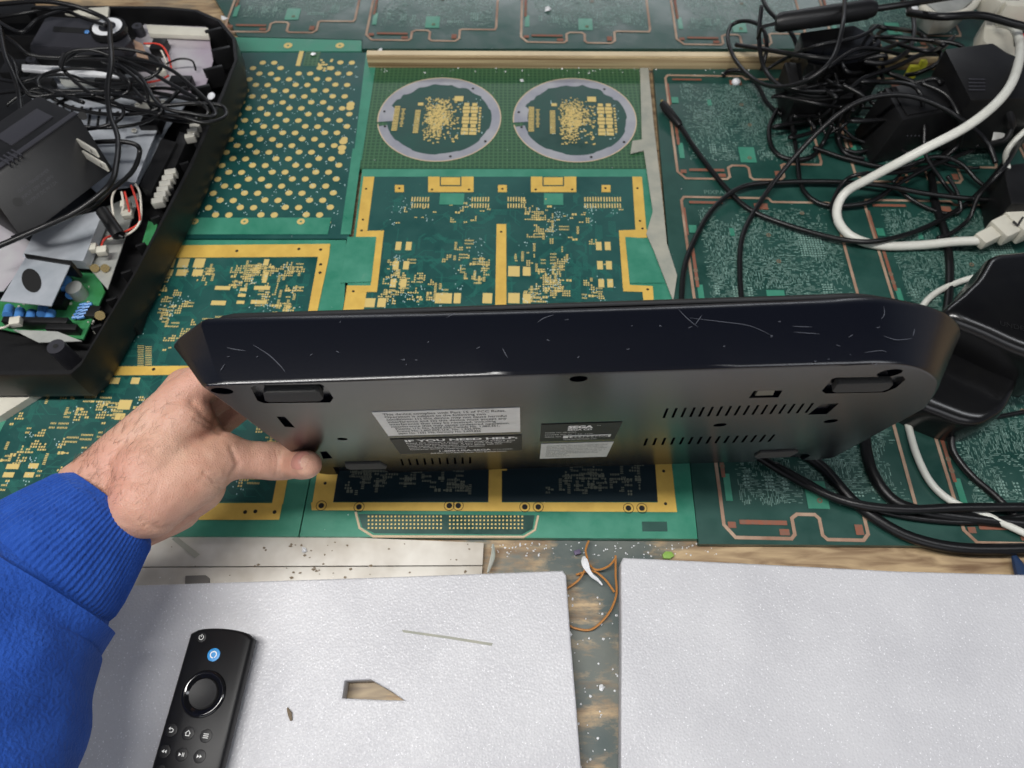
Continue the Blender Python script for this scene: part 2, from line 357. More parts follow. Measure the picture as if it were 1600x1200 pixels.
def spline(P, n=8):
    P = [V(p) for p in P]; out = []
    for i in range(len(P) - 1):
        a = P[max(i - 1, 0)]; b = P[i]; c = P[i + 1]; d = P[min(i + 2, len(P) - 1)]
        for k in range(n):
            t = k / n
            out.append(.5 * ((2 * b) + (c - a) * t + (2 * a - 5 * b + 4 * c - d) * t * t + (3 * b - a - 3 * c + d) * t ** 3))
    out.append(P[-1]); return out
def pxpoly(pts, h=0.0): return [T(u, v, h) for u, v in pts]
def text_mb(txt, size, origin, x, y, mb, bold=0.0, align='LEFT', width=None):
    """text turned into flat geometry lying in the plane (x, y)"""
    cu = bpy.data.curves.new('t', 'FONT'); cu.body = txt; cu.size = size; cu.align_x = align; cu.offset = bold; cu.resolution_u = 2
    o = bpy.data.objects.new('t', cu); COL.objects.link(o)
    dg = bpy.context.evaluated_depsgraph_get(); dg.update(); me = bpy.data.meshes.new_from_object(o.evaluated_get(dg))
    xs = [v.co.x for v in me.vertices] or [0]
    sc = 1.0
    if width and max(xs) > min(xs): sc = width / (max(xs) - min(xs))
    base = len(mb.v)
    mb.v += [V(origin) + V(x) * v.co.x * sc + V(y) * v.co.y for v in me.vertices]
    mb.f += [tuple(i + base for i in p.vertices) for p in me.polygons]
    bpy.data.objects.remove(o); bpy.data.curves.remove(cu); bpy.data.meshes.remove(me)

# ------------------------------------------------------------------ the bench
mb = MB(); mb.prism([yaw(-1.6, -.5, -.004), yaw(1.6, -.5, -.004), yaw(1.6, 1.9, -.004), yaw(-1.6, 1.9, -.004)], (0, 0, -.03))
tag(mb.build('bench_top', M['bench'], smooth=False), kind='structure')

# ------------------------------------------------------------------ circuit boards glued to the bench
BT = .0035                                                # board top above the bench datum
def zj(h): return h + random.uniform(.00005, .0003)
def rect_px(mb, u0, v0, u1, v1, h):                       # flat quad with photo-aligned corners, true rectangle on the bench
    a = T((u0 + u1) / 2, (v0 + v1) / 2, h); x, y = unyaw(a)
    w = abs(T(u1, (v0 + v1) / 2, h).x - T(u0, (v0 + v1) / 2, h).x) / 2; d = abs(T((u0 + u1) / 2, v0, h).y - T((u0 + u1) / 2, v1, h).y) / 2
    z = zj(h)
    mb.quad(yaw(x - w, y - d, z), yaw(x + w, y - d, z), yaw(x + w, y + d, z), yaw(x - w, y + d, z))
def pad(mb, x, y, w, d, h=BT):
    z = zj(h); mb.quad(yaw(x - w / 2, y - d / 2, z), yaw(x + w / 2, y - d / 2, z), yaw(x + w / 2, y + d / 2, z), yaw(x - w / 2, y + d / 2, z))
def footprint(mb, silk, x, y, kind, h=BT):
    r = random.random
    if kind == 0:
        w, d = random.choice([(.0011, .0015), (.0015, .002), (.002, .0015), (.0022, .0028)]); g = w * 1.35
        pad(mb, x, y, w, d, h); pad(mb, x + g, y, w, d, h)
    elif kind == 1:
        n = random.randint(3, 8); w = .0008
        for i in range(n): pad(mb, x + i * w * 1.7, y, w, .0018, h); pad(mb, x + i * w * 1.7, y + .0042, w, .0018, h)
    elif kind == 2:
        for i in range(random.randint(1, 4)):
            for j in range(random.randint(1, 3)): pad(mb, x + i * .0022, y + j * .0027, .0014, .0018, h)
    elif kind == 3: pad(mb, x, y, .003 + r() * .003, .003 + r() * .003, h)
    elif kind == 4:
        for i in range(random.randint(3, 7)): pad(mb, x, y + i * .0016, .0026, .0009, h)
    elif kind == 5:
        for i in range(6): pad(silk, x + random.gauss(0, .004), y + random.gauss(0, .004), .0007, .0012, h)
def tracks(r, poly_px, n, h):
    mb = MB(); poly = [unyaw(T(u, v, h)) for u, v in poly_px]; xs = [p[0] for p in poly]; ys = [p[1] for p in poly]; k = 0
    while k < n:
        x, y = random.uniform(min(xs), max(xs)), random.uniform(min(ys), max(ys)); d = random.randrange(8) * math.pi / 4; m = random.choice((1, 1, 2, 4, 6)); L1, L2 = random.uniform(.004, .02), random.uniform(.003, .014); d2 = d + random.choice((-1, 1)) * math.pi / 4; k += 1
        for q in range(m):
            ox, oy = -math.sin(d) * q * .0013, math.cos(d) * q * .0013
            P3 = [(x + ox, y + oy), (x + ox + math.cos(d) * L1, y + oy + math.sin(d) * L1)]; P3.append((P3[1][0] + math.cos(d2) * L2, P3[1][1] + math.sin(d2) * L2))
            if not all(inside(a, b, poly) for a, b in P3): continue
            for (a, b), (c, e) in zip(P3[:-1], P3[1:]):
                l = math.hypot(c - a, e - b); nx, ny = -(e - b) / l * .00028, (c - a) / l * .00028; z = h + random.uniform(.00002, .00005)
                mb.quad(yaw(a - nx, b - ny, z), yaw(c - nx, e - ny, z), yaw(c + nx, e + ny, z), yaw(a + nx, b + ny, z))
        if random.random() < .6: mb.disc(yaw(x, y, h + .00006), .0006, (0, 0, 1), 8)
    mb.build('copper_tracks', M['track'], r, smooth=False)
def inside(px, py, poly):
    c = False; n = len(poly); j = n - 1
    for i in range(n):
        xi, yi = poly[i]; xj, yj = poly[j]
        if (yi > py) != (yj > py) and px < (xj - xi) * (py - yi) / (yj - yi) + xi: c = not c
        j = i
    return c
def scatter(mb, silk, poly_px, n, kinds=(0, 0, 1, 2, 2, 4, 5), clusters=14, spread=.014, h=BT, reach=0.004):
    poly = [unyaw(T(u, v, h)) for u, v in poly_px]
    xs = [p[0] for p in poly]; ys = [p[1] for p in poly]; cs = []
    while len(cs) < clusters:
        q = (random.uniform(min(xs), max(xs)), random.uniform(min(ys), max(ys)))
        if inside(*q, poly): cs.append(q)
    k = t = 0
    while k < n and t < n * 30:
        t += 1
        c = random.choice(cs); x = c[0] + random.gauss(0, spread); y = c[1] + random.gauss(0, spread)
        x = round(x / .0024) * .0024; y = round(y / .0027) * .0027
        if all(inside(x + dx, y + dy, poly) for dx in (-reach, reach * 2.2) for dy in (-reach, reach * 2.2)):
            footprint(mb, silk, x, y, random.choice(kinds), h); k += 1

boards_group = 'bare circuit boards covering the bench'
def board(label, outline, base, h=BT):
    r = thing('circuit_board', label, 'circuit board', T(*outline[0], 0), boards_group)
    mb = MB(); mb.prism(pxpoly(outline, h), (0, 0, -(h + .002))); mb.build('board', base, r, smooth=False)
    return r

# --- central board
r = board('large teal circuit board with broad gold frame and gold centre bar, mid bench', [(566, 264), (1016, 264), (1050, 470), (1090, 842), (468, 838), (540, 470)], M['pcb_edge'])
inner = MB(); ip = [(585, 277), (990, 277), (1003, 360), (968, 366), (974, 440), (1003, 448), (1010, 480), (1040, 740), (1042, 775), (520, 778), (575, 450), (608, 444), (612, 366), (600, 362)]
ip = [(580, 276), (992, 276), (1000, 358), (970, 363), (976, 446), (1010, 452), (1032, 784), (518, 784), (568, 454), (584, 446), (594, 363), (566, 361)]
inner.prism(pxpoly(ip, BT + .0004), (0, 0, -.0003)); inner.build('solder_mask', M['pcb'], r, smooth=False)
inner = MB(); inner.prism(pxpoly([(556, 560), (1015, 560), (1032, 784), (518, 784)], BT + .00045), (0, 0, -.0003)); inner.build('navy_overlay', M['navy'], r, smooth=False)  # front half of the board overlaid in a darker navy
g = MB(); hg = BT + .0007
def gp(pts, h=hg, mbx=None): (mbx or g).prism(pxpoly(pts, h + random.uniform(0, .0001)), (0, 0, -.00045))
gp([(568, 276), (585, 276), (574, 360), (557, 362.5)])
gp([(557, 361), (600, 360), (590, 447), (579, 447), (588, 372), (556, 374)])
gp([(542, 446), (590, 446), (589, 456), (541, 456)])
gp([(541, 455), (573, 455), (520, 786), (488, 786)])
gp([(988, 276), (1003, 276), (1010, 359), (993, 361)])
gp([(967, 360), (1011, 358), (1011, 371), (977, 373), (984, 445), (973, 446)])
gp([(973, 445), (984, 445), (1020, 447), (1022, 478), (1006, 478), (1004, 456), (974, 455)])
gp([(1007, 477), (1023, 477), (1056, 786), (1028, 786)])
gp([(486, 785), (1056, 785), (1058, 800), (487, 797)])
gp([(776, 350), (791, 350), (792, 735), (769, 735)]); gp([(764, 734), (784, 734), (784, 786), (763, 786)])
for u in (669, 829.5):
    gp([(u, 276), (u + 18, 276), (u + 18, 291), (u + 52, 291), (u + 52, 276), (u + 71, 276), (u + 71, 300), (u, 300)]); gp([(u + 20, 277), (u + 50, 277), (u + 50, 289), (u + 20, 289)])
for u in (617, 778, 940): gp([(u, 289), (u + 14, 289), (u + 14, 300), (u, 300)])
g.build('gold_frame', M['gold'], r, smooth=False)
hm = MB()
for u, v in [(502, 790), (561, 792), (702, 790), (716, 790), (820, 792), (841, 792), (982, 794), (1003, 794)]:
    hm.disc(T(u, v, hg + .0001), .0024, (0, 0, 1)); hm.ring(T(u, v, hg + .0001), .0040, .0045, (0, 0, 1), 24)
for u, v in [(624, 294), (785, 295), (946, 294), (572, 295), (996, 294), (675, 296), (733, 296), (837, 296), (894, 296), (783, 362), (565, 360), (567, 343), (1000, 345), (1004, 357), (552, 455), (1012, 452), (1040, 787), (1037, 736), (508, 755)]:
    hm.disc(T(u, v, hg + .0001), .0014, (0, 0, 1), 12)
hm.build('drill_hole', M['hole'], r, smooth=False)
tabs = MB(); gp([(543, 370), (588, 370), (580, 440), (532, 442)], BT + .0009, tabs); gp([(977, 370), (1004, 372), (1040, 442), (984, 442)], BT + .0009, tabs)
rect_px(tabs, 687, 302, 725, 320, BT + .0005); rect_px(tabs, 850, 302, 880, 320, BT + .0005)
tabs.build('clear_window', M['pcb_edge'], r, smooth=False)
pd = MB(); sk = MB(); hh = BT + .0004
for side in (0, 1):
    for i, v in enumerate((378, 408, 436)):
        for c_ in (0, 1):
            u = (618, 634)[c_] - i * 4 if not side else (931, 945)[c_] + i * 2
            rect_px(pd, u, v, u + 9, v + 13, hh)
for u0, u1 in ((680, 706), (709, 720)): rect_px(pd, u0, 458, u1 + 60 * 0, 474, hh)
for q in [(794, 416, 812, 432), (817, 417, 829, 431), (754, 458, 769, 474), (794, 458, 812, 474), (817, 459, 829, 474), (565, 466, 586, 480), (590, 466, 603, 480)]: rect_px(pd, *q, hh)
for u in (655, 752 - 3, 805, 925, 955):
    for k in range(7): rect_px(pd, u - 12 + k * 4.2, 308, u - 10 + k * 4.2, 315, hh); rect_px(pd, u - 12 + k * 4.2, 318, u - 10 + k * 4.2, 325, hh)
scatter(pd, sk, [(600, 395), (772, 360), (770, 480), (580, 480)], 130, clusters=17, spread=.007, h=hh)
scatter(pd, sk, [(795, 340), (955, 345), (968, 478), (798, 478)], 130, clusters=17, spread=.007, h=hh)
scatter(pd, sk, [(590, 305), (980, 305), (990, 355), (600, 355)], 75, kinds=(0, 0, 2, 5), clusters=20, spread=.006, h=hh)
h2 = BT + .0005; dk = MB()
scatter(pd, sk, [(545, 560), (760, 560), (755, 780), (524, 780)], 10, kinds=(0, 3), clusters=8, spread=.009, h=h2)
scatter(dk, sk, [(545, 690), (760, 690), (757, 780), (524, 780)], 130, kinds=(1, 1, 0, 2, 4), clusters=16, spread=.012, h=h2)
scatter(dk, sk, [(790, 690), (1010, 690), (1024, 780), (786, 780)], 80, kinds=(1, 0, 2, 4), clusters=14, spread=.010, h=h2)
dk.build('dull_pads', mat('dull_pad', (.12, .13, .10), .5), r, smooth=False)
pd.build('solder_pads', M['pad'], r, smooth=False); sk.build('silkscreen_print', M['silk'], r, smooth=False)
tracks(r, [(600, 300), (975, 300), (985, 540), (570, 540)], 300, hh)
# tab connector strip at its front edge
cs = MB(); gp([(560, 803), (835, 805), (832, 826), (815, 835), (585, 833), (566, 824)], BT + .0006, cs); cs.build('edge_connector', M['pcb_dark'], r, smooth=False)
pd = MB()
for blk in ((576, 689), (703, 816)):
    for k in range(20):
        u = blk[0] + (blk[1] - blk[0]) * k / 19
        for v in (807, 813, 819, 825): rect_px(pd, u - 1.3, v - 1.2, u + 1.3, v + 1.4, BT + .0008)
pd.build('connector_pads', M['pad'], r, smooth=False)
cs = MB(); tr = [(556, 800), (562, 825), (583, 838), (818, 839), (836, 828), (841, 806)]
cs.tube([T(u, v, BT) for u, v in tr], .0011, 6); cs.build('routed_edge', M['cut'], r)
sg = MB(); gp([(1003, 815), (1042, 815), (1043, 830), (1004, 830)], BT + .0005, sg); sg.build('logo_patch', M['pcb_dark'], r, smooth=False)

# --- twin ring board
r = board('olive gridded circuit board with two silver rings, behind the gold framed board', [(580, 96), (1004, 100), (1019, 263), (556, 263)], M['pcb_olive'])
for cx, cy in ((686.5, 184), (898, 185)):
    c = T(cx, cy, BT + .0004); rad = .0715
    o = MB(); sx_ = R_.copy(); X = yaw(1, 0); Y = yaw(0, 1); segs = 96; vs = []
    for k in range(segs + 1):
        a = math.radians(193) + math.radians(354) * k / segs; d = X * math.cos(a) + Y * math.sin(a)
        ri = rad * (.86 if math.sin(a * 7 + cx) > -.3 else .84) - (0.006 if -.2 < math.sin(a) < .3 and math.cos(a) < 0 else 0)
        if math.sin(a) > .55: ri -= .003 * abs(math.sin(a * 9))
        vs += [c + d * ri, c + d * rad]
    o.add(vs, [(2 * k, 2 * k + 1, 2 * k + 3, 2 * k + 2) for k in range(segs)]); o.build('tin_ring', M['tin'], r, smooth=False)
    o = MB(); o.ring(c, rad, rad + .0012, (0, 0, 1), 96, (math.radians(190), math.radians(547)), X, Y); o.build('ring_outline', M['cut'], r, smooth=False)
    o = MB(); o.disc(c + V((0, 0, -.0002)), rad * .86, (0, 0, 1), 48); o.build('round_mask', M['pcb_dark'], r, smooth=False)
    pd = MB(); sk = MB(); bx, by = unyaw(c); h = BT + .0004
    def q(x, y, w, d): pad(pd, bx + x, by + y, w, d, h)
    for k in range(16): q(-.051, .018 - k * .0027, .0065, .0017); q(-.026, .012 - k * .0027, .0062, .0017) if k < 15 else None
    for k in range(12): q(-.0435, .014 - k * .0027, .003 if k % 3 else .005, .0014)
    q(-.024, .0235, .0065, .005); q(.021, .034, .0105, .009)
    for k in range(9):
        for j in (0, 1): q(.031 + j * .0095, .024 - k * .0062, .0085 if k % 3 else .006, .0052)
    for k in range(9): q(.0475, .018 - k * .005, .0025, .003)
    for k in range(900):
        x, y = random.gauss(-.002, .009), random.gauss(-.002, .017)
        if -.019 < x < .021 and abs(y) < .036 and not (.004 < x and -.03 < y < -.012): q(x, y, random.choice((.0008, .0013, .002)), random.choice((.0008, .0012, .002)))
    for k in range(120):
        x, y = random.uniform(-.016, .024), random.uniform(-.044, .036)
        q(x, y, random.choice((.0018, .0026)), .002)
    for k in range(60): pad(sk, bx + random.uniform(-.03, .052), by + random.uniform(-.035, .035), .0008, .0016, h)
    pd.build('solder_pads', M['pad'], r, smooth=False); sk.build('silkscreen_print', M['silk'], r, smooth=False)
    hm = MB()
    for a, rr_ in ((195, .90), (172, .93), (285, .93), (325, .95), (55, .9)):
        hm.disc(c + (X * math.cos(math.radians(a)) + Y * math.sin(math.radians(a))) * rad * rr_ + V((0, 0, .0004)), .0016, (0, 0, 1), 10)
    hm.build('drill_hole', M['hole'], r, smooth=False)

# --- dotted board
db = [(372, 78), (566, 80), (556, 368), (285, 362), (330, 160)]
db = [(340, 82), (572, 82), (545, 373), (188, 373)]
r = board('teal circuit board dotted with rows of round gold contacts, left of the ring board', db, M['pcb'])
pd = MB(); sk = MB(); x0, y0 = unyaw(T(350, 98, BT)); poly = [unyaw(T(u, v, BT)) for u, v in [(335, 90), (556, 90), (530, 352), (215, 352)]]
for row in range(-14, 24):
    for k in range(-12, 26):
        for j in (0, 1):
            x = x0 + k * .0242 + j * .0143; y = y0 - k * .0100 - row * .0212
            if inside(x, y, poly) and not (unyaw(T(465, 90, BT))[1] - .022 < y and x0 + .075 < x < x0 + .12):
                z = zj(BT); pd.disc(yaw(x, y, z), .0039, (0, 0, 1), 12)
                for q in range(3): pad(sk, x + .005 + random.uniform(0, .006), y - .004 - random.uniform(0, .006), .0009, .0012)
rect_px(pd, 465, 80, 472, 103, BT)
for k in range(20):
    c_ = T(random.uniform(495, 520), random.uniform(92, 110), zj(BT)); pd.disc(c_, .0019, (0, 0, 1), 8)
for v in (163, 168, 221, 231): pd.disc(T(548 - (v - 163) * .2, v, zj(BT)), .0048, (0, 0, 1), 14)
pd.build('gold_contacts', M['pad'], r, smooth=False); sk.build('silkscreen_print', M['silk'], r, smooth=False)
o = MB(); rect_px(o, 476, 81, 499, 103, BT); o.build('chip_land', M['pcb_olive'], r, smooth=False)
o = MB(); o.prism(pxpoly([(572, 82), (588, 96), (565, 250), (552, 250)], BT + .0002), (0, 0, -.002)); o.prism(pxpoly([(284, 340), (518, 340), (512, 366), (262, 366)], BT + .0006), (0, 0, -.0004)); o.prism(pxpoly([(551, 232), (566, 232), (548, 366), (532, 366)], BT + .0006), (0, 0, -.0004)); o.build('edge_strip', M['pcb_edge'], r, smooth=False)
pd = MB()
for u in (304, 382, 470): pd.ring(T(u, 346, BT + .0009), .0013, .0042, (0, 0, 1), 16)
pd.build('eyelets', M['pad'], r, smooth=False)

# --- left framed board
r = board('teal circuit board with a gold border, left of the central board and under the forearm', [(150, 375), (541, 375), (538, 470), (466, 838), (-70, 838), (-20, 600)], M['pcb_edge'])
o = MB(); o.prism(pxpoly([(150, 400), (497, 400), (437, 784), (-60, 784)], BT + .0004), (0, 0, -.0003)); o.build('solder_mask', M['pcb'], r, smooth=False)
g = MB()
gp([(200, 384), (516, 381), (514, 401), (190, 403)]); gp([(497, 401), (514, 401), (495, 490), (482, 570), (442, 787), (425, 787), (466, 570)])
gp([(0, 574), (464, 570), (463, 584), (0, 588)]); gp([(-60, 786), (441, 786), (436, 812), (-60, 812)])
g.build('gold_frame', M['gold'], r, smooth=False)
hm = MB()
for u, v in [(240, 577), (370, 392), (467, 389), (501, 390), (501, 413), (500, 426), (383, 800), (399, 799), (429, 800)]: hm.disc(T(u, v, hg + .0001), .0017, (0, 0, 1), 12)
hm.build('drill_hole', M['hole'], r, smooth=False)
pd = MB(); sk = MB()
for u in (235, 256, 278, 303): rect_px(pd, u, 404, u + 17, 418, hh); rect_px(pd, u - 2, 421, u + 14, 431, hh)
for q in [(336, 447, 360, 453), (330, 470, 353, 477), (397, 447, 422, 453), (392, 469, 417, 475), (375, 450, 386, 455), (372, 459, 384, 464), (370, 470, 382, 475), (412, 405, 420, 415), (411, 425, 418, 442),
          (10, 725, 30, 733), (45, 724, 60, 732), (5, 738, 22, 746), (38, 738, 53, 746), (185, 625, 205, 640), (180, 646, 195, 656), (143, 555, 155, 566), (131, 590, 145, 600), (172, 590, 187, 600), (205, 590, 218, 600)]: rect_px(pd, *q, hh)
for k in range(26): rect_px(pd, 215 + (k % 2) * 12, 540 + k * 1.4, 225 + (k % 2) * 12, 541 + k * 1.4, hh)
scatter(pd, sk, [(240, 405), (490, 405), (455, 565), (230, 560)], 270, clusters=34, spread=.008, h=hh)
scatter(pd, sk, [(20, 600), (455, 592), (425, 780), (-30, 780)], 270, clusters=40, spread=.009, h=hh)
scatter(pd, sk, [(120, 480), (250, 480), (235, 565), (90, 565)], 60, kinds=(5, 5, 0), clusters=10, spread=.02, h=hh)
pd.build('solder_pads', M['pad'], r, smooth=False); sk.build('silkscreen_print', M['silk'], r, smooth=False)

tracks(r, [(160, 404), (490, 404), (430, 780), (-50, 780)], 480, hh)

# --- dark maze boards (right side and back row)
def maze_cell(parent, x0, y0, w, d, back=False):
    """one printed copy: copper outline with two notches, pale maze of traces"""
    h = BT + .0003
    def P(a, b, z=h): return yaw(x0 + a * w, y0 + b * d, z)
    ol = [(0.02, 1), (0, .97), (0, .06), (.05, 0), (.33, 0), (.35, .02), (.35, .10), (.38, .12), (.47, .12), (.49, .10), (.49, .02), (.51, 0), (.69, 0), (.72, .03), (.72, .13), (.74, .14), (.99, .14), (1.0, .17), (1.0, .95), (.97, .97), (.60, .97), (.58, 1), (.02, 1)]
    o = MB(); pts = [P(a, b, h + .0002) for a, b in ol]; wd = .0029
    for i in range(len(pts) - 1):
        a, b2 = pts[i], pts[i + 1]; t = (b2 - a); t.normalize(); nn = V((-t.y, t.x, 0)) * wd / 2; zz = V((0, 0, random.uniform(0, .0002)))
        o.quad(a - nn - t * wd * .3 + zz, b2 - nn + t * wd * .3 + zz, b2 + nn + t * wd * .3 + zz, a + nn - t * wd * .3 + zz)
    o.build('copper_outline', M['copper'], parent, smooth=False)
    cp = MB()
    for a, b2, ww, dd in [(.16, .955, .22, .02), (.20, .075, .24, .022), (.012, .80, .012, .22), (.52, .93, .09, .05), (.68, .05, .04, .05), (.30, .03, .05, .03), (.04, .06, .04, .03), (.03, .45, .02, .3)]:
        c = P(a, b2, h + random.uniform(.0005, .0007)); cp.box(c, yaw(ww * w / 2, 0), yaw(0, dd * d / 2), (0, 0, .00005))
    cp.build('bare_copper', M['rust'], parent, smooth=False)
    lg = MB()
    for a, b2, ww, dd in [(.50, .22, .11, .14), (.045, .25, .035, .14), (.05, .74, .05, .06), (.30, .72, .03, .06)]:
        c = P(a, b2, h + random.uniform(.0002, .0003)); lg.box(c, yaw(ww * w / 2, 0), yaw(0, dd * d / 2), (0, 0, .00005))
    lg.build('clear_window', M['pcb_edge'], parent, smooth=False)
    hm = MB()
    for a, b2 in ((.51, .19), (.56, .50), (.53, .70), (.78, .88), (.03, .42), (.03, .36)): hm.ring(P(a, b2, h + .0007), .0011, .0024, (0, 0, 1), 10)
    hm.build('rivet_rings', M['dirt'], parent, smooth=False)
    tr = MB(); tp = MB(); dens = 4600
    ox, oy = random.random() * 9, random.random() * 9
    for k in range(dens):
        a, b2 = random.uniform(.10, .97), random.uniform(.17, .92)
        f = noise.noise(V((a * 4 + ox, b2 * 4 + oy, 0))) + .28
        if .43 < a < .57 and .14 < b2 < .30: continue
        edge = min((a - .08) * 6, (.98 - a) * 8, (b2 - .15) * 6, (.95 - b2) * 6)
        if f + edge * .3 < random.random() * .75: continue
        ph = noise.noise(V((a * 7, b2 * 7 + oy, 3))) > 0
        L = random.uniform(.0012, .0042); t = .0007
        ww, dd = (L, t) if ph else (t, L)
        x, y = x0 + a * w, y0 + b2 * d; x = round(x / .0014) * .0014; y = round(y / .0014) * .0014
        pad(tr if random.random() < .8 else tp, x, y, ww, dd, h)
    for bx_, by_, nx, ny in ((.14, .26, 2, 4), (.25, .24, 3, 5), (.34, .25, 2, 4), (.72, .55, 9, 10), (.62, .22, 8, 2), (.80, .25, 4, 6)):
        for i in range(nx):
            for j in range(ny): pad(tp, x0 + bx_ * w + i * .0028, y0 + by_ * d + j * .0030, .0017, .0015, h)
    tr.build('trace_maze', M['trace'], parent, smooth=False); tp.build('bright_traces', M['trace_pale'], parent, smooth=False)
# world rows measured from the photograph
def xy(u, v): return unyaw(T(u, v, BT))
r = board('dark green circuit board of repeated copper-edged panels, under the cables at the right', [(1020, 100), (1700, 100), (1900, 856), (1092, 850), (1052, 470)], M['pcb_dark'], BT)
xa, ya = xy(1060, 279); xb, _ = xy(1290, 279); _, yt = xy(1040, 118)
cw = xb - xa; pitchx = xy(1338, 279)[0] - xa; depth = yt - ya; pitchy = yt - xy(1058, 308)[1]
for cx in range(3):
    for cy in range(3):
        if cx == 2 and cy == 0: pass
        y0_ = ya - cy * pitchy * 1.0
        maze_cell(r, xa + cx * pitchx, y0_, cw if cx == 0 else cw * .99, depth)
o = MB()
txt = 'FIX PANEL'
o_ = MB(); p = T(1100, 303, BT + .0006); text_mb('PIXPANEL', .0085, p, yaw(1, 0), yaw(0, 1), o_); o_.build('board_lettering', M['trace'], r, smooth=False)
r = board('row of dark green copper-edged panels along the back, behind the wooden batten', [(300, -60), (1620, -60), (1560, 76), (566, 76), (566, 62), (372, 57)], M['pcb_dark'], BT)
bx0, by0 = xy(814, 66); bw = xy(1018, 66)[0] - bx0; bp_ = bx0 - xy(570, 66)[0]
for k in (-1, 0, 1, 2): maze_cell(r, bx0 + k * bp_, by0, bw, depth)
maze_cell(r, bx0 - 1.93 * bp_, xy(385, 50)[1], bw, depth)
r = board('bare bright green board strip with eyelets, beside the console tray\'s back corner', [(366, 58), (565, 63), (565, 80), (366, 80)], M['pcb_edge'], BT)
pd = MB()
for u in (450, 531): pd.ring(T(u, 71, BT + .0004), .0016, .0055, (0, 0, 1), 16)
pd.build('eyelets', M['pad'], r, smooth=False)

# resin/tape seams
def strip(name, label, cat, pts, h, m_, t=.0012, **k):
    o = MB(); o.prism(pxpoly(pts, h), (0, 0, -t)); ob = o.build(name, m_, None, smooth=False); tag(ob, label, cat, **k); return ob
strip('tape_strip', 'dirty grey masking tape running down the seam between the ring board and the dark panels', 'tape', [(1000, 106), (1013, 106), (1022, 200), (1034, 300), (1042, 380), (1058, 430), (1052, 470), (1022, 392), (1010, 365), (1020, 330), (1006, 235), (985, 240), (988, 220), (1003, 218)], BT + .0022, M['tape'])

# ------------------------------------------------------------------ batten
r = thing('wooden_batten', 'pale plywood batten lying across the bench behind the ring board', 'batten', T(800, 92, 0))
bt = .019
o = MB(); o.prism([T(574, 80, bt), T(1500, 84, bt), T(1500, 84, bt) + yaw(0, -.010), T(574, 80, bt) + yaw(0, -.010)], (0, 0, -bt + .001)); o.build('plywood_edge', M['wood_beam'], r, bevel=.0006)
o = MB(); o.prism([T(574, 80, bt) + V((0, 0, .001)), T(1500, 84, bt) + V((0, 0, .001)), T(1500, 84, bt) + yaw(0, -.008, .001), T(574, 80, bt) + yaw(0, -.008, .001)], (0, 0, -.0009)); o.build('top_veneer', M['beam_top'], r, smooth=False)

# ------------------------------------------------------------------ front strip of the bench
r = thing('white_plank', 'white painted plank with a long groove, stained, in front of the boards at the left', 'plank', T(470, 870, 0))
o = MB(); o.prism(pxpoly([(60, 838), (560, 840), (756, 848), (754, 883), (60, 886)], .001), (0, 0, -.006)); o.prism(pxpoly([(60, 887.5), (754, 884.5), (752, 912), (60, 922)], .0008), (0, 0, -.006)); o.build('painted_board', M['white_paint'], r, bevel=.0004)
st = MB()
for k in range(44):
    u, v = random.uniform(200, 750), random.uniform(845, 905)
    if random.random() < .4: u = random.gauss(480, 25)
    s = random.uniform(.0004, .0016); c = T(u, v, .0012 + random.random() * .0002); pts = [c + V((math.cos(a) * s * random.uniform(.5, 1.4), math.sin(a) * s * random.uniform(.4, 1), 0)) for a in [i * .9 for i in range(7)]]
    st.quad(*pts)
st.build('paint_stains', M['dirt'], r, smooth=False)
o = MB(); o.prism(pxpoly([(268, 842), (276, 838), (312, 866), (304, 872)], .0016), (0, 0, -.0003)); tag(o.build('tape_scrap', M['tape'], None, smooth=False), 'short piece of yellowed tape stuck slantwise on the white plank', 'tape')
o = MB(); o.prism(pxpoly([(289, 899), (321, 898), (326, 902), (326, 925), (288, 925)], .004), (0, 0, -.006)); tag(o.build('cable_clip', M['grey_clip'], None, bevel=.001), 'small grey plastic clip between the white plank and the left foam sheet', 'clip')
o = MB()
for k in range(5):
    o.tube(spline([T(845 + k * 2 - 85, 858, .002), T(770, 850 + k * 2, .006), T(772 - k, 870, .004), T(762, 895, .003)][1:], 5), .0009, 5)
tag(o.build('glue_strand', M['film'], None), 'clear blob of hardened glue at the right end of the white plank', 'glue')

# ------------------------------------------------------------------ foam sheets
FZ = .016
def foam(label, pts, h, hole=None):
    me = bpy.data.curves.new('f', 'CURVE'); me.dimensions = '2D'; me.fill_mode = 'BOTH'; me.extrude = h / 2 - .0015; me.bevel_depth = .0015; me.bevel_resolution = 2
    for pl in [pts] + ([hole] if hole else []):
        sp = me.splines.new('POLY'); sp.points.add(len(pl) - 1); sp.use_cyclic_u = True
        for i, p in enumerate(pl): sp.points[i].co = (p.x, p.y, 0, 1)
    o = bpy.data.objects.new('f', me); COL.objects.link(o); dg = bpy.context.evaluated_depsgraph_get(); dg.update()
    m2 = bpy.data.meshes.new_from_object(o.evaluated_get(dg)); bpy.data.objects.remove(o)
    for v in m2.vertices: v.co.z += h / 2 - .0035
    for p in m2.polygons: p.use_smooth = True
    m2.set_sharp_from_angle(angle=math.radians(50))
    m2.materials.clear(); m2.materials.append(M['foam']); m2.name = 'foam_sheet'
    ob = bpy.data.objects.new('foam_sheet', m2); COL.objects.link(ob); tag(ob, label, 'foam sheet', 'foam packing sheets on the front of the bench'); return ob
fz = FZ - .0035
lp = [(60, 922), (400, 911), (640, 903), (878, 894), (882, 900), (888, 990), (898, 1110), (912, 1300), (60, 1300)]
foam('pale grey-white foam sheet with a torn triangular hole, under the black remote', pxpoly(lp, fz), FZ, pxpoly([(536, 1060), (580, 1058), (612, 1076), (644, 1098), (600, 1097), (531, 1094)], fz))
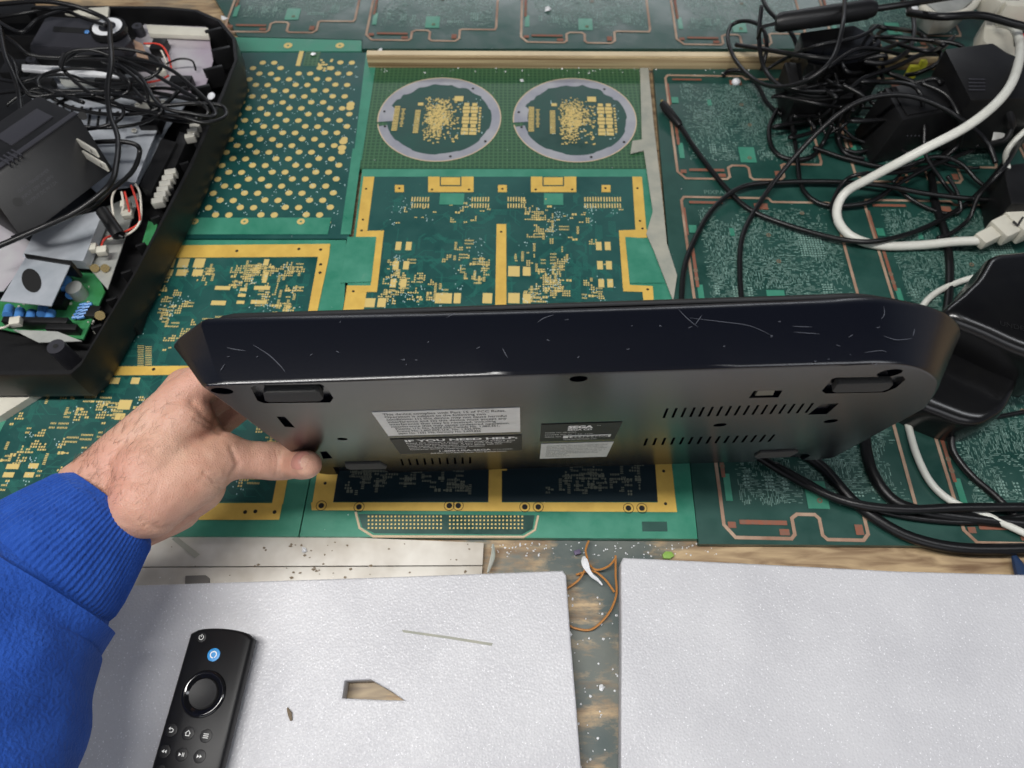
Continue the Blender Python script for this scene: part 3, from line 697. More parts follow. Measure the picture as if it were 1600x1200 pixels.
rp_ = [(976, 874), (1150, 882), (1400, 895), (1760, 905), (1760, 1300), (973, 1300), (974, 1000), (973, 880)]
foam('plain pale foam sheet without holes, right of the gap', pxpoly(rp_, fz), FZ)
# slit in the left foam and the crumbs on it
o = MB(); o.prism(pxpoly([(628, 984), (700, 994), (770, 1005), (768, 1009), (700, 998), (630, 988)], fz + .0003), (0, 0, -.0002)); tag(o.build('splinter', M['tape'], None, smooth=False), 'long thin pale splinter lying on the left foam sheet', 'splinter')
o = MB(); o.tube([T(449, 1106, fz + .001), T(453, 1115, fz + .0014), T(455, 1126, fz + .001)], [.0006, .0016, .0008], 6); tag(o.build('debris_chip', M['dirt'], None), 'tiny brown chip of debris on the foam right of the remote', 'debris')

# ------------------------------------------------------------------ remote control
RZ = fz + .016
a_ = T(349, 984, RZ); b_ = T(291, 1200, RZ); ly = (b_ - a_); ly.z = 0; ly.normalize(); lx = V((-ly.y, ly.x, 0)); UZ = V((0, 0, 1))
if lx.x < 0: lx = -lx
RW = (T(395, 1000, RZ) - T(303, 985, RZ)).dot(lx) / 2 * 1.05
print('remote width', RW * 2)
def RP(u, v, dz=0): p = T(u, v, RZ); return p + UZ * dz
cen = (T(303, 985, RZ) + T(392, 992, RZ)) / 2
r = thing('remote_control', 'black television remote with a blue round button, lying on the left foam sheet', 'remote', (cen.x, cen.y, fz))
def rem_ring(w, L0, z):
    pts = []
    for k in range(11):
        t = -1 + k / 5; pts.append(cen + lx * (w * t) + ly * (L0 + .0022 * t ** 10 - .0032 * (1 - t * t)) + UZ * (z - 0))
    for k in range(11):
        t = 1 - k / 5; pts.append(cen + lx * (w * t) + ly * (.142 - L0 - .002 * t * t) + UZ * z)
    return pts
o = MB(); base = rem_ring(RW - .004, .004, -.0158); o.loft([rem_ring(RW - .006, .005, -.0158), rem_ring(RW - .002, .001, -.0135), rem_ring(RW, 0, -.008), rem_ring(RW, 0, -.0022), rem_ring(RW - .0008, .0006, -.0008), rem_ring(RW - .0024, .0018, 0)])
body = o.build('body', M['remote_black'], r)
cr_ = RP(318, 1084); vr = (T(352, 1084, RZ) - T(281, 1090, RZ)).length / 2
o = MB(); prof = [(1.0, .0002), (.97, .0014), (.86, .0018), (.75, .0010), (.64, .0002)]
o.loft([[cr_ + (lx * math.cos(a) + ly * math.sin(a)) * vr * q_ + UZ * z_ for a in [2 * math.pi * k / 48 for k in range(48)]] for q_, z_ in prof], False, False)
o.smooth = 60; o.build('direction_ring', M['remote_gloss'], r)
o = MB(); prof = [(.63, .0003), (.61, .0015), (.5, .0013), (.3, .0009), (.05, .0008)]
o.loft([[cr_ + (lx * math.cos(a) + ly * math.sin(a)) * vr * q_ + UZ * z_ for a in [2 * math.pi * k / 48 for k in range(48)]] for q_, z_ in prof], False, True)
o.smooth = 60; o.build('select_button', M['remote_black'], r)
def button(u, v, name, m_=None, rad=.0042):
    c = RP(u, v); o = MB(); prof = [(1, .0001), (.97, .00035), (.85, .00045), (.3, .0004)]
    o.loft([[c + (lx * math.cos(a) + ly * math.sin(a)) * rad * q_ + UZ * z_ for a in [2 * math.pi * k / 28 for k in range(28)]] for q_, z_ in prof], False, True)
    return o.build(name, m_ or M['remote_black'], r), c + UZ * .00065
uy = -ly
def sub(p, fn):
    o = MB(); fn(o); return o.build('symbol', M['print_white'], p, smooth=False)
def line(o, pts, w=.00045):
    for a, b2 in zip(pts[:-1], pts[1:]):
        t = (b2 - a).normalized(); n = UZ.cross(t) * w / 2; z = UZ * random.uniform(0, .00004); o.quad(a - n - t * w * .4 + z, b2 - n + t * w * .4 + z, b2 + n + t * w * .4 + z, a + n - t * w * .4 + z)
def G(c, pts, s=.001): return [c + lx * x * s + uy * y * s for x, y in pts]
B_, c = button(315, 996, 'power_button', rad=.0035)
sub(B_, lambda o: (o.ring(c, .0014, .0018, (0, 0, 1), 20, (math.radians(125), math.radians(415)), lx, uy), line(o, G(c, [(0, .4), (0, 2.0)]))))
B_, c = button(334, 1023, 'voice_button', M['blue_button'], .0046)
sub(B_, lambda o: o.ring(c, .0018, .0025, (0, 0, 1), 24, (math.radians(-65), math.radians(275)), lx, uy))
B_, c = button(268, 1141, 'back_button'); sub(B_, lambda o: (line(o, G(c, [(-1.6, 1.0), (.6, 1.0), (1.4, .4), (1.4, -.6), (.6, -1.2), (-.8, -1.2)])), line(o, G(c, [(-.8, 1.8), (-1.7, 1.0), (-.8, .2)]))))
B_, c = button(294, 1146, 'home_button'); sub(B_, lambda o: line(o, G(c, [(-1.2, -1.4), (-1.2, .1), (-1.7, .1), (0, 1.8), (1.7, .1), (1.2, .1), (1.2, -1.4), (-1.2, -1.4)])))
B_, c = button(322, 1150, 'menu_button'); sub(B_, lambda o: [line(o, G(c, [(-1.6, y), (1.6, y)])) for y in (-1.2, 0, 1.2)])
def tri(o, c, x, s): o.quad(*G(c, [(x - s, 1.1), (x + s, 0), (x - s, -1.1)] if s > 0 else [(x - s, 1.1), (x - s, -1.1), (x + s, 0)]))
B_, c = button(257, 1174, 'rewind_button'); sub(B_, lambda o: (tri(o, c, -.9, -.8), tri(o, c, .9, -.8)))
B_, c = button(284, 1179, 'play_button'); sub(B_, lambda o: (tri(o, c, -1, .9), line(o, G(c, [(.7, 1), (.7, -1)])), line(o, G(c, [(1.6, 1), (1.6, -1)]))))
B_, c = button(312, 1182, 'forward_button'); sub(B_, lambda o: (tri(o, c, -.9, .8), tri(o, c, .9, .8)))
button(250, 1206, 'volume_button')

# ------------------------------------------------------------------ the console held up on edge
ed_ = ray(818, 978).normalized(); ex_ = R_ + U_ * .03; ex_ = (ex_ - ed_ * ex_.dot(ed_)).normalized(); en_ = -ex_.cross(ed_)
if en_.dot(CAM - C(850, 585, .36)) < 0: en_ = -en_
UO = C(850, 585, .36)
def L(a, b, n=0): return UO + ex_ * a + ed_ * b + en_ * n
def PL(u, v, n=0):                        # photo point on the console's underside -> (a, b)
    d = ray(u, v); o = UO + en_ * n; t = (o - CAM).dot(en_) / d.dot(en_); p = CAM + d * t - UO
    return p.dot(ex_), p.dot(ed_)
con = thing('game_console', 'black game console held upright by the hand, its labelled underside facing the viewer', 'console', L(.03, .22, -.02))
def arc2(pts, n=7):
    q = spline([V((a, b, 0)) for a, b in pts], n); return [(p.x, p.y) for p in q]
HB = .040
rb = arc2([(.155, .0), (.1716, .0), PL(1430, 573), PL(1463, 590), PL(1466, 611), (.2395, .086)], 5)
rr = arc2([(.160, .006)] + [PL(u, v, -.0396) for u, v in ((1384, 464.5),)] + [PL(u, v, -.0385) for u, v in ((1446, 477), (1484, 492), (1503, 516))] + [(.2600, .084)], 5)
fl = 9
bl = [(-.1655, 0.0), (-.1725, .0008), (-.1758, .0045)]
rl = [(-.182, .0060), (-.203, .026), (-.211, .036)]
bot = bl + [(-.1753, .222), (-.170, .227)] + [(.2 - .0, .2285), (.232, .228), (.2395, .2225)] + rb[::-1]
rim = rl + [(-.209, .230), (-.200, .240)] + [(.2 - .0, .243), (.250, .242), (.258, .233)] + rr[::-1]
def densify(A, B, step=.018):
    a2, b2 = [], []
    for i in range(len(A)):
        j = (i + 1) % len(A); l = math.hypot(A[j][0] - A[i][0], A[j][1] - A[i][1]); k = max(1, int(l / step))
        for q in range(k):
            t = q / k
            if k > 3 and q == 1: t = .015
            if k > 3 and q == k - 1: t = .985
            a2.append((A[i][0] + (A[j][0] - A[i][0]) * t, A[i][1] + (A[j][1] - A[i][1]) * t)); b2.append((B[i][0] + (B[j][0] - B[i][0]) * t, B[i][1] + (B[j][1] - B[i][1]) * t))
    return a2, b2
bot, rim = densify(bot, rim)
def mixr(t, ins=0, n=0, lift=0):
    out = []; ca = .03; cb = .115
    for (a, b), (c, d) in zip(bot, rim):
        x = a + (c - a) * t; y = b + (d - b) * t
        l = math.hypot(x - ca, y - cb); k = 1 - ins / l; out.append(L(ca + (x - ca) * k, cb + (y - cb) * k, n))
    return out
o = MB()
o.loft([mixr(0, .0022, 0), mixr(0, .0009, -.0005), mixr(.03, .0, -.0022), mixr(.5, 0, -.020), mixr(.93, 0, -.0355), mixr(1.0, .0010, -.0385), mixr(1, .0035, -.0405), mixr(1, .0075, -.0415)])
me = o.mesh('shell', con.location); bm = bmesh.new(); bm.from_mesh(me); bmesh.ops.recalc_face_normals(bm, faces=bm.faces); bm.to_mesh(me); bm.free()
shell = bpy.data.objects.new('shell', me); COL.objects.link(shell)
# cutters for vents, screw wells, foot wells
cut = MB()
def cprism(ab, depth=.004): cut.prism([L(a, b, .001) - con.location for a, b in ab], en_ * -(depth + .001))
for u, v, rr_ in [(347, 611, .0055), (904, 592, .0048), (1390, 583, .0062), (535, 686, .0034), (1125, 664, .0042), (1298, 658, .0044)]:
    a, b = PL(u, v); cprism([(a + rr_ * math.cos(t), b + rr_ * math.sin(t)) for t in [2 * math.pi * k / 20 for k in range(20)]], .006)
def par(pts, depth=.004): cprism([PL(*p) for p in pts], depth)
vents = []
for k in range(17):
    t = k / 16; u0 = 1040 + (1262 - 1040) * t; v0 = 638 - 8 * t
    par([(u0 - 5, v0 + 15), (u0 - 1 + 0, v0 + 15), (u0 + 5 + 5 * t, v0), (u0 + 1 + 5 * t, v0)], .003)
for k in range(15):
    t = k / 14; u0 = 1009 + (1203 - 1009) * t; v0 = 685 - 6 * t
    par([(u0 - 4, v0 + 11), (u0, v0 + 11), (u0 + 4 + 5 * t, v0), (u0 + 0 + 5 * t, v0)], .003)
for k in range(10):
    t = k / 9; u0 = 630 + (735 - 630) * t; v0 = 717 - 3 * t
    par([(u0 - 2, v0 + 10), (u0 + 1.5, v0 + 10), (u0 + 1 - 3 + 3 * t, v0), (u0 - 5 + 3 * t, v0)], .003)
par([(1262, 648), (1292, 647), (1311, 630), (1284, 631)], .003)
par([(432, 651), (445, 651), (461, 668), (445, 667)]); par([(500, 706), (510, 705), (520, 716), (505, 717)])
par([(1170, 622), (1216, 621), (1223, 610), (1178, 611)], .003)
def foot(c, sgn):
    pts = c; par(pts, .0035)
f1 = [(392, 606), (398, 602), (500, 600), (510, 604), (521, 622), (516, 629), (412, 630), (402, 626)]
f2 = [(1284, 611), (1300, 592), (1306, 590), (1411, 588), (1415, 593), (1400, 606), (1382, 613), (1290, 615)]
f3 = [(520, 730), (590, 728), (607, 738), (606, 743), (536, 744), (526, 740)]
f4 = [(1176, 722), (1192, 712), (1262, 709), (1266, 712), (1244, 724), (1180, 727)]
for f_ in (f1, f2, f3, f4): par(f_, .0032)
co = bpy.data.objects.new('cut', cut.mesh('cut')); COL.objects.link(co)
bmc = bmesh.new(); bmc.from_mesh(co.data); bmesh.ops.recalc_face_normals(bmc, faces=bmc.faces); bmc.to_mesh(co.data); bmc.free()
md = shell.modifiers.new('b', 'BOOLEAN'); md.operation = 'DIFFERENCE'; md.object = co; md.solver = 'EXACT'; md.use_self = True
dg = bpy.context.evaluated_depsgraph_get(); dg.update(); m2 = bpy.data.meshes.new_from_object(shell.evaluated_get(dg)); shell.modifiers.clear()
if len(m2.polygons) > 50: shell.data = m2
bpy.data.objects.remove(co)
me = shell.data; me.name = 'shell'
for p in me.polygons: p.use_smooth = True
me.set_sharp_from_angle(angle=math.radians(28)); me.materials.clear(); me.materials.append(M['black_shell']); shell.parent = con
wn_ = shell.modifiers.new('w', 'WEIGHTED_NORMAL'); wn_.keep_sharp = True
# lid on the far side
o = MB()
def lid(t, s, n): return [L(.03 + (a - .03) * s, .115 + (b - .115) * s, n) for a, b in rim]
o.loft([lid(0, .96, -.0416), lid(0, .955, -.0435), lid(0, .93, -.046), lid(0, .90, -.047)]); o.build('lid', M['black_mat'], con)
for f_, (u, v) in ((f1, (462, 624)), (f2, (1352, 607)), (f3, (566, 741)), (f4, (1215, 723))):
    ab = [PL(*p) for p in f_]; ca = sum(a for a, b in ab) / 8; cb = sum(b for a, b in ab) / 8 + .0026
    o = MB(); o.prism([L(ca + (a - ca) * .76, cb + (b - cb) * .56, .0014) for a, b in ab], en_ * -.0042); o.build('rubber_foot', M['rubber'], con, bevel=.0006)
# slot latch in the rectangular recess, small module
o = MB(); o.prism([L(*PL(u, v), -.001) for u, v in [(1180, 621), (1208, 620), (1212, 611), (1186, 612)]], en_ * -.0015); o.build('slot_latch', mat('khaki_card', (.16, .15, .11), .6), con, smooth=False)
# labels
def label_part(name, pts, m_):
    ab = [PL(*p) for p in pts]; a0 = (ab[0][0] + ab[3][0]) / 2; a1 = (ab[1][0] + ab[2][0]) / 2; b0 = (ab[0][1] + ab[1][1]) / 2; b1 = (ab[2][1] + ab[3][1]) / 2
    o = MB(); o.prism([L(a0, b0, .0004), L(a1, b0, .0004), L(a1, b1, .0004), L(a0, b1, .0004)], en_ * -.0004); return o.build(name, m_, con, smooth=False), a0, a1, b0, b1
TX = ex_; TY = -ed_
lab, a0, a1, b0, b1 = label_part('compliance_label', [(582, 644), (811, 636), (814, 674), (606, 680)], M['label_white']); o = MB()
lines = ['This device complies with Part 15 of FCC Rules.', 'Operation is subject to the following two', 'conditions: (1) this device may not cause harmful', 'interference and (2) this device must accept any', 'interference that may be received, including', 'interference that may cause undesired operation.',
         'Patents: U.S. No. 4,026,555; Canada No. 1,082,351;', 'France No. 1,607,029; U.K. No. 1,535,999;', 'Japan No. 1632 396; Germany No. 2,609,826']
wf = [.84, .70, .84, .84, .76, .86, .76, .62, .62]
lh = (b1 - b0) / 9.9
for k, t in enumerate(lines): text_mb(t, lh * 1.05, L(a0 + .0055 if k < 6 else a0 + .0075, b0 + lh * (k + 1.15), .0006), TX, TY, o, .00006, width=(a1 - a0) * wf[k])
o.build('printed_text', M['ink'], lab, smooth=False)
lab, a0, a1, b0, b1 = label_part('help_label', [(609, 686), (815, 679), (816, 702), (626, 709)], M['label_black']); o = MB(); wid = a1 - a0
text_mb('IF YOU NEED HELP:', .0075, L(a0 + .009, b0 + .0075, .0006), TX, TY, o, .0003, width=wid * .86)
for k, t in enumerate(["Read the owner's manual thoroughly before you", 'contact anyone for help. If you have any difficulty', 'with setup or operation of the game call the', 'number shown below for consumer assistance', 'Consumer Service Department']):
    text_mb(t, .0038, L(a0 + .009, b0 + .0125 + k * .0045, .0006), TX, TY, o, .00005, width=wid * (.84, .82, .74, .6, .45)[k])
text_mb('1-800-USA-SEGA', .0062, L(a0 + .028, b0 + .0385, .0006), TX, TY, o, .00015, width=wid * .42); text_mb('(732-7343)', .0032, L(a0 + .067, b0 + .0375, .0006), TX, TY, o)
text_mb('SUNDAY-SATURDAY Pacific Time Business Hours', .0034, L(a0 + .022, b0 + .0435, .0006), TX, TY, o, .00004, width=wid * .62)
o.build('printed_text', M['print_white'], lab, smooth=False)
lab, a0, a1, b0, b1 = label_part('rating_label', [(845, 662), (971, 659.5), (960.6, 686), (844, 688.6)], M['label_black']); o = MB(); wid = a1 - a0
# blocky game maker wordmark drawn with doubled strokes
def stroke(o, pts, w):
    P = [L(*p, .0006) for p in pts]
    for a, b2 in zip(P[:-1], P[1:]):
        t = (b2 - a).normalized(); n = en_.cross(t) * w / 2; z = en_ * random.uniform(0, .00003); o.quad(a - n - t * w * .5 + z, b2 - n + t * w * .5 + z, b2 + n + t * w * .5 + z, a + n - t * w * .5 + z)
text_mb('SEGA', .0085, L(a0 + .0175, b0 + .0105, .0006), TX, TY, o, .0005, width=wid * .32)
text_mb('SEGA CD', .0052, L(a0 + .0175, b0 + .0158, .0006), TX, TY, o, .0002, width=wid * .31)
text_mb('TM', .002, L(a0 + .0355, b0 + .006, .0006), TX, TY, o)
for k, t in enumerate(['MODEL NO. MK-4102A', 'POWER DC 9V  1.2A  11W', 'SERIAL NO.']): text_mb(t, .0032, L(a0 + .003, b0 + .021 + k * .0055, .0006), TX, TY, o, width=wid * (.4, .62, .22)[k])
text_mb('SEGA ENTERPRISES, LTD.', .0032, L(a0 + .016, b0 + .040, .0006), TX, TY, o, width=wid * .45)
o.build('printed_text', M['print_white'], lab, smooth=False)
o = MB(); o.prism([L(a0 + .0155, b0 + .0285, .0008), L(a0 + .0475, b0 + .0285, .0008), L(a0 + .0475, b0 + .0345, .0008), L(a0 + .0155, b0 + .0345, .0008)], en_ * -.0003); sn = o.build('serial_sticker', M['label_white'], lab, smooth=False)
lab, a0, a1, b0, b1 = label_part('warning_label', [(845, 693), (957, 690), (949, 713), (844, 715.5)], M['label_grey']); o = MB(); wid = a1 - a0
for k in range(8):
    text_mb(['Use only with the power supply specified', 'for this unit. Do not open the cabinet', 'CAUTION: refer servicing to qualified', 'personnel. Complies with the limits for a', 'Class B digital device pursuant to part 15', 'Use of other parts may void warranty', 'RATING DC 9V', 'MADE IN JAPAN'][k], .0040, L(a0 + .004, b0 + .0065 + k * .0047, .0006), TX, TY, o, width=wid * (.84, .8, .85, .84, .8, .76, .3, .35)[k])
o.build('printed_text', M['ink_grey'], lab, smooth=False)
o = MB(); text_mb('1424624600', .0056, L(0, 0, 0), TX, TY, MB()); a0s, _ = PL(845, 662)
lab2 = [PL(845, 662), PL(971, 659.5), PL(960.6, 686), PL(844, 688.6)]; A0 = (lab2[0][0] + lab2[3][0]) / 2; Bb = (lab2[0][1] + lab2[1][1]) / 2
text_mb('1424624600', .0056, L(A0 + .018, Bb + .0337, .0010), TX, TY, o, .0002, width=.027); o.build('serial_digits', M['ink'], sn, smooth=False)
# embossed recycling mark below the square recess
# scratches on the long side
scr = MB()
def side_pt(u, v):
    # intersect view ray with the long side wall plane through bottom and rim edges
    p0 = L(0, 0, -.0022); e2 = (L(.0, .0062, -.0355) - p0); nrm = ex_.cross(e2).normalized(); nrm = nrm if nrm.dot(CAM - p0) > 0 else -nrm
    d = ray(u, v); t = (p0 - CAM).dot(nrm) / d.dot(nrm); return CAM + d * t + nrm * .0007, nrm
def scratch(pts, w=.00035):
    P = spline([side_pt(*p)[0] for p in pts], 5); n = side_pt(*pts[0])[1]
    for i, (a, b2) in enumerate(zip(P[:-1], P[1:])):
        t = (b2 - a).normalized(); k = n.cross(t) * w * (.3 + .7 * math.sin(math.pi * (i + .5) / (len(P) - 1))) / 2; scr.quad(a - k, b2 - k, b2 + k, a + k)
for s_ in ([(355, 544), (368, 547), (384, 549)], [(396, 540), (420, 555), (438, 572), (446, 582)], [(1060, 485), (1075, 500), (1090, 512)], [(1078, 498), (1120, 503), (1170, 510), (1204, 525)], [(1096, 494), (1086, 508)], [(1352, 511), (1370, 513), (1374, 511)], [(1380, 480), (1381, 492), (1376, 500)],
           [(1380, 526), (1400, 532), (1424, 530)], [(1238, 511), (1268, 512)], [(1350, 552), (1375, 549), (1385, 551)], [(1325, 528), (1332, 524)], [(1306, 540), (1312, 542)], [(698, 497), (712, 490)], [(840, 505), (850, 498), (865, 493)], [(345, 580), (352, 570)], [(1428, 515), (1426, 526)], [(785, 545), (793, 560)], [(1240, 520), (1280, 523)]): scratch(s_)
for k in range(26):
    u, v = random.uniform(330, 1400), random.uniform(500, 572)
    scratch([(u, v), (u + random.uniform(-3, 3), v + random.uniform(-2, 2)), (u + random.uniform(-4, 4), v + random.uniform(-2, 2))], .0004)
scr.build('scratches', M['scratch'], con, smooth=False)

# ------------------------------------------------------------------ hand
per = thing('person', "person's left hand in a blue sweatshirt sleeve gripping the console's left edge", 'person', C(100, 900, .44))
hd = MB()
def cap(p0, r0, p1, r1): hd.capsule(p0, r0, p1, r1)
wr1 = C(142, 770, .475); wr2 = C(192, 822, .490)
el1 = C(60, 850, .44); el2 = C(110, 905, .46)
cap(C(118, 812, .470), .0235, wr1, .0235); cap(C(150, 850, .478), .022, wr2, .022)
cap(C(120, 845, .47), .028, C(166, 798, .480), .0245)
K1 = C(284, 622, .490); K2 = L(-.250, .140, -.046); K3 = L(-.252, .164, -.044); K4 = L(-.250, .188, -.034)
cap(wr1, .0225, K1, .0150); cap(C(180, 780, .478), .0235, C(290, 655, .488), .0185)
cap(C(165, 790, .49), .024, K2, .0165); cap(wr2, .023, K3, .0155); cap(wr2, .022, K4, .0145)
cap(C(235, 735, .474), .0235, C(300, 668, .494), .016)
CMC = C(228, 785, .468); MCP = C(346, 714, .497); IP = C(424, 720, .513)
ta, tb = PL(482, 727, .0112); TIP = L(ta, tb, .0108)
print('TIP', ta, tb, 'ip', [(IP - UO).dot(q) for q in (ex_, ed_, en_)], 'mcp', [(MCP - UO).dot(q) for q in (ex_, ed_, en_)])
cap(CMC, .0245, C(300, 742, .482), .0215); cap(C(300, 742, .482), .0215, MCP, .0180); cap(MCP, .0178, C(385, 719, .506), .0140)
cap(C(385, 719, .506), .0140, IP, .0140); cap(IP, .0140, C(452, 722, .521), .0132); cap(C(452, 722, .521), .0132, TIP, .0100)
cap(C(240, 795, .485), .022, C(312, 760, .50), .018)
cap(wr2, .0215, C(270, 790, .505), .020)
# web between thumb and index, palm
cap(C(262, 700, .482), .0200, C(318, 690, .50), .0150); cap(C(300, 650, .497), .0145, C(330, 700, .505), .0130)
cap(L(-.262, .14, 0), .020, L(-.248, .17, -.01), .020)
# fingers behind the console
def finger(pts, rs):
    for i in range(len(pts) - 1): cap(pts[i], rs[i], pts[i + 1], rs[i + 1])
finger([K1, L(-.222, .124, -.057), L(-.186, .130, -.0625), L(-.160, .133, -.0575)], [.0150, .0112, .0098, .0080])
finger([K2, L(-.224, .148, -.060), L(-.178, .152, -.0635), L(-.150, .154, -.0585)], [.0160, .0112, .0098, .0082])
finger([K3, L(-.226, .171, -.059), L(-.186, .174, -.0630), L(-.158, .175, -.0580)], [.0150, .0108, .0094, .0078])
finger([K4, L(-.226, .193, -.054), L(-.196, .195, -.0605), L(-.174, .196, -.0565)], [.0140, .0096, .0084, .0070])
off = per.location
me = hd.mesh('hand', off); ho = bpy.data.objects.new('hand', me); COL.objects.link(ho)
md = ho.modifiers.new('r', 'REMESH'); md.mode = 'VOXEL'; md.voxel_size = .0014
md = ho.modifiers.new('s', 'SMOOTH'); md.factor = .6; md.iterations = 16
dg = bpy.context.evaluated_depsgraph_get(); dg.update(); m2 = bpy.data.meshes.new_from_object(ho.evaluated_get(dg)); ho.modifiers.clear(); ho.data = m2; m2.name = 'hand'
# creases and tendons: gentle displacement with pixel-free 3D features
creases = [([(431, 703), (434, 722), (430, 745)], .0009, .0016), ([(438, 705), (441, 724), (437, 744)], .0007, .0013), ([(424, 705), (427, 722), (423, 742)], .0006, .0013),
           ([(362, 700), (372, 725), (358, 752), (330, 752)], .0012, .002), ([(352, 752), (332, 748), (318, 738)], .0010, .0018), ([(345, 762), (325, 756), (312, 748)], .0008, .0018),
           ([(228, 820), (250, 826), (275, 822), (300, 806)], .0012, .002), ([(222, 812), (236, 822), (250, 818)], .0010, .002), ([(300, 628), (320, 650), (345, 668)], .0016, .003), ([(306, 655), (325, 665), (348, 676)], .0012, .002)]
cpts = []
for pts, dep, wid in creases:
    for i in range(len(pts) - 1):
        for k in range(6): t = k / 6; cpts.append((pts[i][0] + (pts[i + 1][0] - pts[i][0]) * t, pts[i][1] + (pts[i + 1][1] - pts[i][1]) * t, dep, wid))
me = ho.data; norms = [v.normal.copy() for v in me.vertices]
Ri, Ui, Fi = R_, U_, F_
for i, v in enumerate(me.vertices):
    p = v.co + off - CAM; z = p.dot(Fi); u = 800 + p.dot(Ri) / z * FPX; w = 600 - p.dot(Ui) / z * FPX; d = 0
    n = norms[i]
    if n.dot(-p) > 0:
        for (a, b, dep, wid) in cpts:
            q = ((u - a) ** 2 + (w - b) ** 2) * (z / FPX) ** 2
            if q < (wid * 2.5) ** 2: d = max(d, dep * math.exp(-q / wid ** 2))
    d2 = noise.noise((v.co + off) * 55) * .0010 + noise.noise((v.co + off) * 160) * .0003
    v.co += n * (d2 - d)
for p in me.polygons: p.use_smooth = True
me.materials.clear(); me.materials.append(M['skin']); ho.parent = per
# thumb nail
o = MB(); rings = []
nc = TIP + en_ * .0 ; tdir = (TIP - C(452, 722, .521)).normalized()
side = en_.cross(tdir).normalized(); 
up = ((CAM - TIP).normalized() * .9 + tdir * .3 + U_ * .12); up = (up - tdir * up.dot(tdir)).normalized(); side = up.cross(tdir).normalized()
for i in range(7):
    s = -1 + i / 3; ring = []
    row = []
    for j in range(9):
        t = -1 + j / 4; ang = t * .82
        lim = math.sqrt(max(0, 1 - (abs(s) ** 3.2) * .55))
        row.append(TIP + tdir * (-.0004 + s * .0068) + (side * math.sin(ang * lim) * .0096 + up * (math.cos(ang * lim) * .0096 + .0008 - .0040 * max(0, s) ** 2 - .0004 * (abs(s) > .9))))
    rings.append(row)
vs = [p for r2 in rings for p in r2]
o.add(vs, [(i * 9 + j, i * 9 + j + 1, (i + 1) * 9 + j + 1, (i + 1) * 9 + j) for i in range(6) for j in range(8)]); nail = o.build('thumb_nail', M['nail'], per)
# fine hairs on wrist and back of the hand
hm = MB(); random.seed(3); polys = [p for p in ho.data.polygons]; cnt = 0; tries = 0
hairdir = (K1 - wr1).normalized()
while cnt < 300 and tries < 60000:
    tries += 1; p = random.choice(polys); c = p.center + off; q = c - CAM; z = q.dot(F_); u = 800 + q.dot(R_) / z * FPX; v = 600 - q.dot(U_) / z * FPX
    if p.normal.dot(-q) < 0 or not (110 < u < 300 and 620 < v < 790) or (v - 790) > -.9 * (u - 110) * 0 + 0: continue
    if random.random() > 1.25 - (u - 110) / 190 - abs((u - 110) * .9 + (v - 735)) / 260: continue
    n = p.normal; d = (hairdir + V([random.uniform(-.8, .8) for _ in range(3)])); d = (d - n * d.dot(n) * .85).normalized(); l = random.uniform(.004, .009)
    a = c; b2 = c + d * l * .5 + n * l * .18; e2 = c + d * l + n * l * .12 + V([random.uniform(-.001, .001) for _ in range(3)])
    hm.tube([a, b2, e2], [.00007, .00006, .00002], 3, cap=False); cnt += 1
hm.build('arm_hair', mat('brown_hair', (.16, .085, .05), .6), per)
random.seed(11)
# sleeve: cuff with knitted ribs + body
cax0 = C(163, 798, .474); cax1 = C(76, 884, .452); cax2 = C(-16, 990, .425); cax3 = C(-82, 1160, .39); cax4 = C(-150, 1330, .36)
def sleeve_ring(c, t, rx, ry, ribs=0, amp=0, seg=360, wr=0, ph=0, x=None):
    x = x if x is not None else (C(200, 700, .47) - C(150, 650, .47)).normalized(); x = (x - t * x.dot(t)).normalized(); y = t.cross(x).normalized(); out = []
    for k in range(seg):
        a = 2 * math.pi * k / seg; f = 1 + amp * math.cos(ribs * a)
        d = x * math.cos(a) * rx * f + y * math.sin(a) * ry * f; p = c + d
        if wr: p += d.normalized() * wr * noise.noise(p * 30 + V((ph, 0, 0)))
        out.append(p)
    return out
X0 = (C(222, 866, .474) - C(104, 730, .474)).normalized()
t0 = (cax0 - cax1).normalized()
o = MB(); rings = []; rc = .0395; ry_ = .035
prof = [(-.006, .86, 0), (-.001, .93, .3), (.0, .96, .5), (.002, .99, 1), (.006, 1.02, 1), (.014, 1.10, 1), (.024, 1.19, 1), (.036, 1.28, .9), (.045, 1.32, .7), (.050, 1.30, .3)]
for s, f, am in prof: rings.append(sleeve_ring(cax0 - t0 * s, t0, rc * f, ry_ * f, 84, .010 * am, 672, .0008, x=X0))
o.smooth = 60; o.loft(rings, False, False); o.build('sleeve_cuff', M['fleece'], per)
o = MB(); rings = []; path = spline([cax0 - t0 * .047, cax0 - t0 * .060, cax2, cax3, cax4], 12); nP = len(path)
for i, p in enumerate(path):
    t = (path[max(i - 1, 0)] - path[min(i + 1, nP - 1)]).normalized(); s = i / (nP - 1)
    if s < .25: f = .0505 + .009 * math.sin(min(1, s / .22) * math.pi / 2)
    else: f = .0595 + .012 * (s - .25)
    rings.append(sleeve_ring(p, t, f, f * .9, seg=160, wr=.006 * min(1, s * 6 + .1), x=X0))
o.smooth = 80; o.loft(rings, False, False); o.build('sleeve', M['fleece'], per)

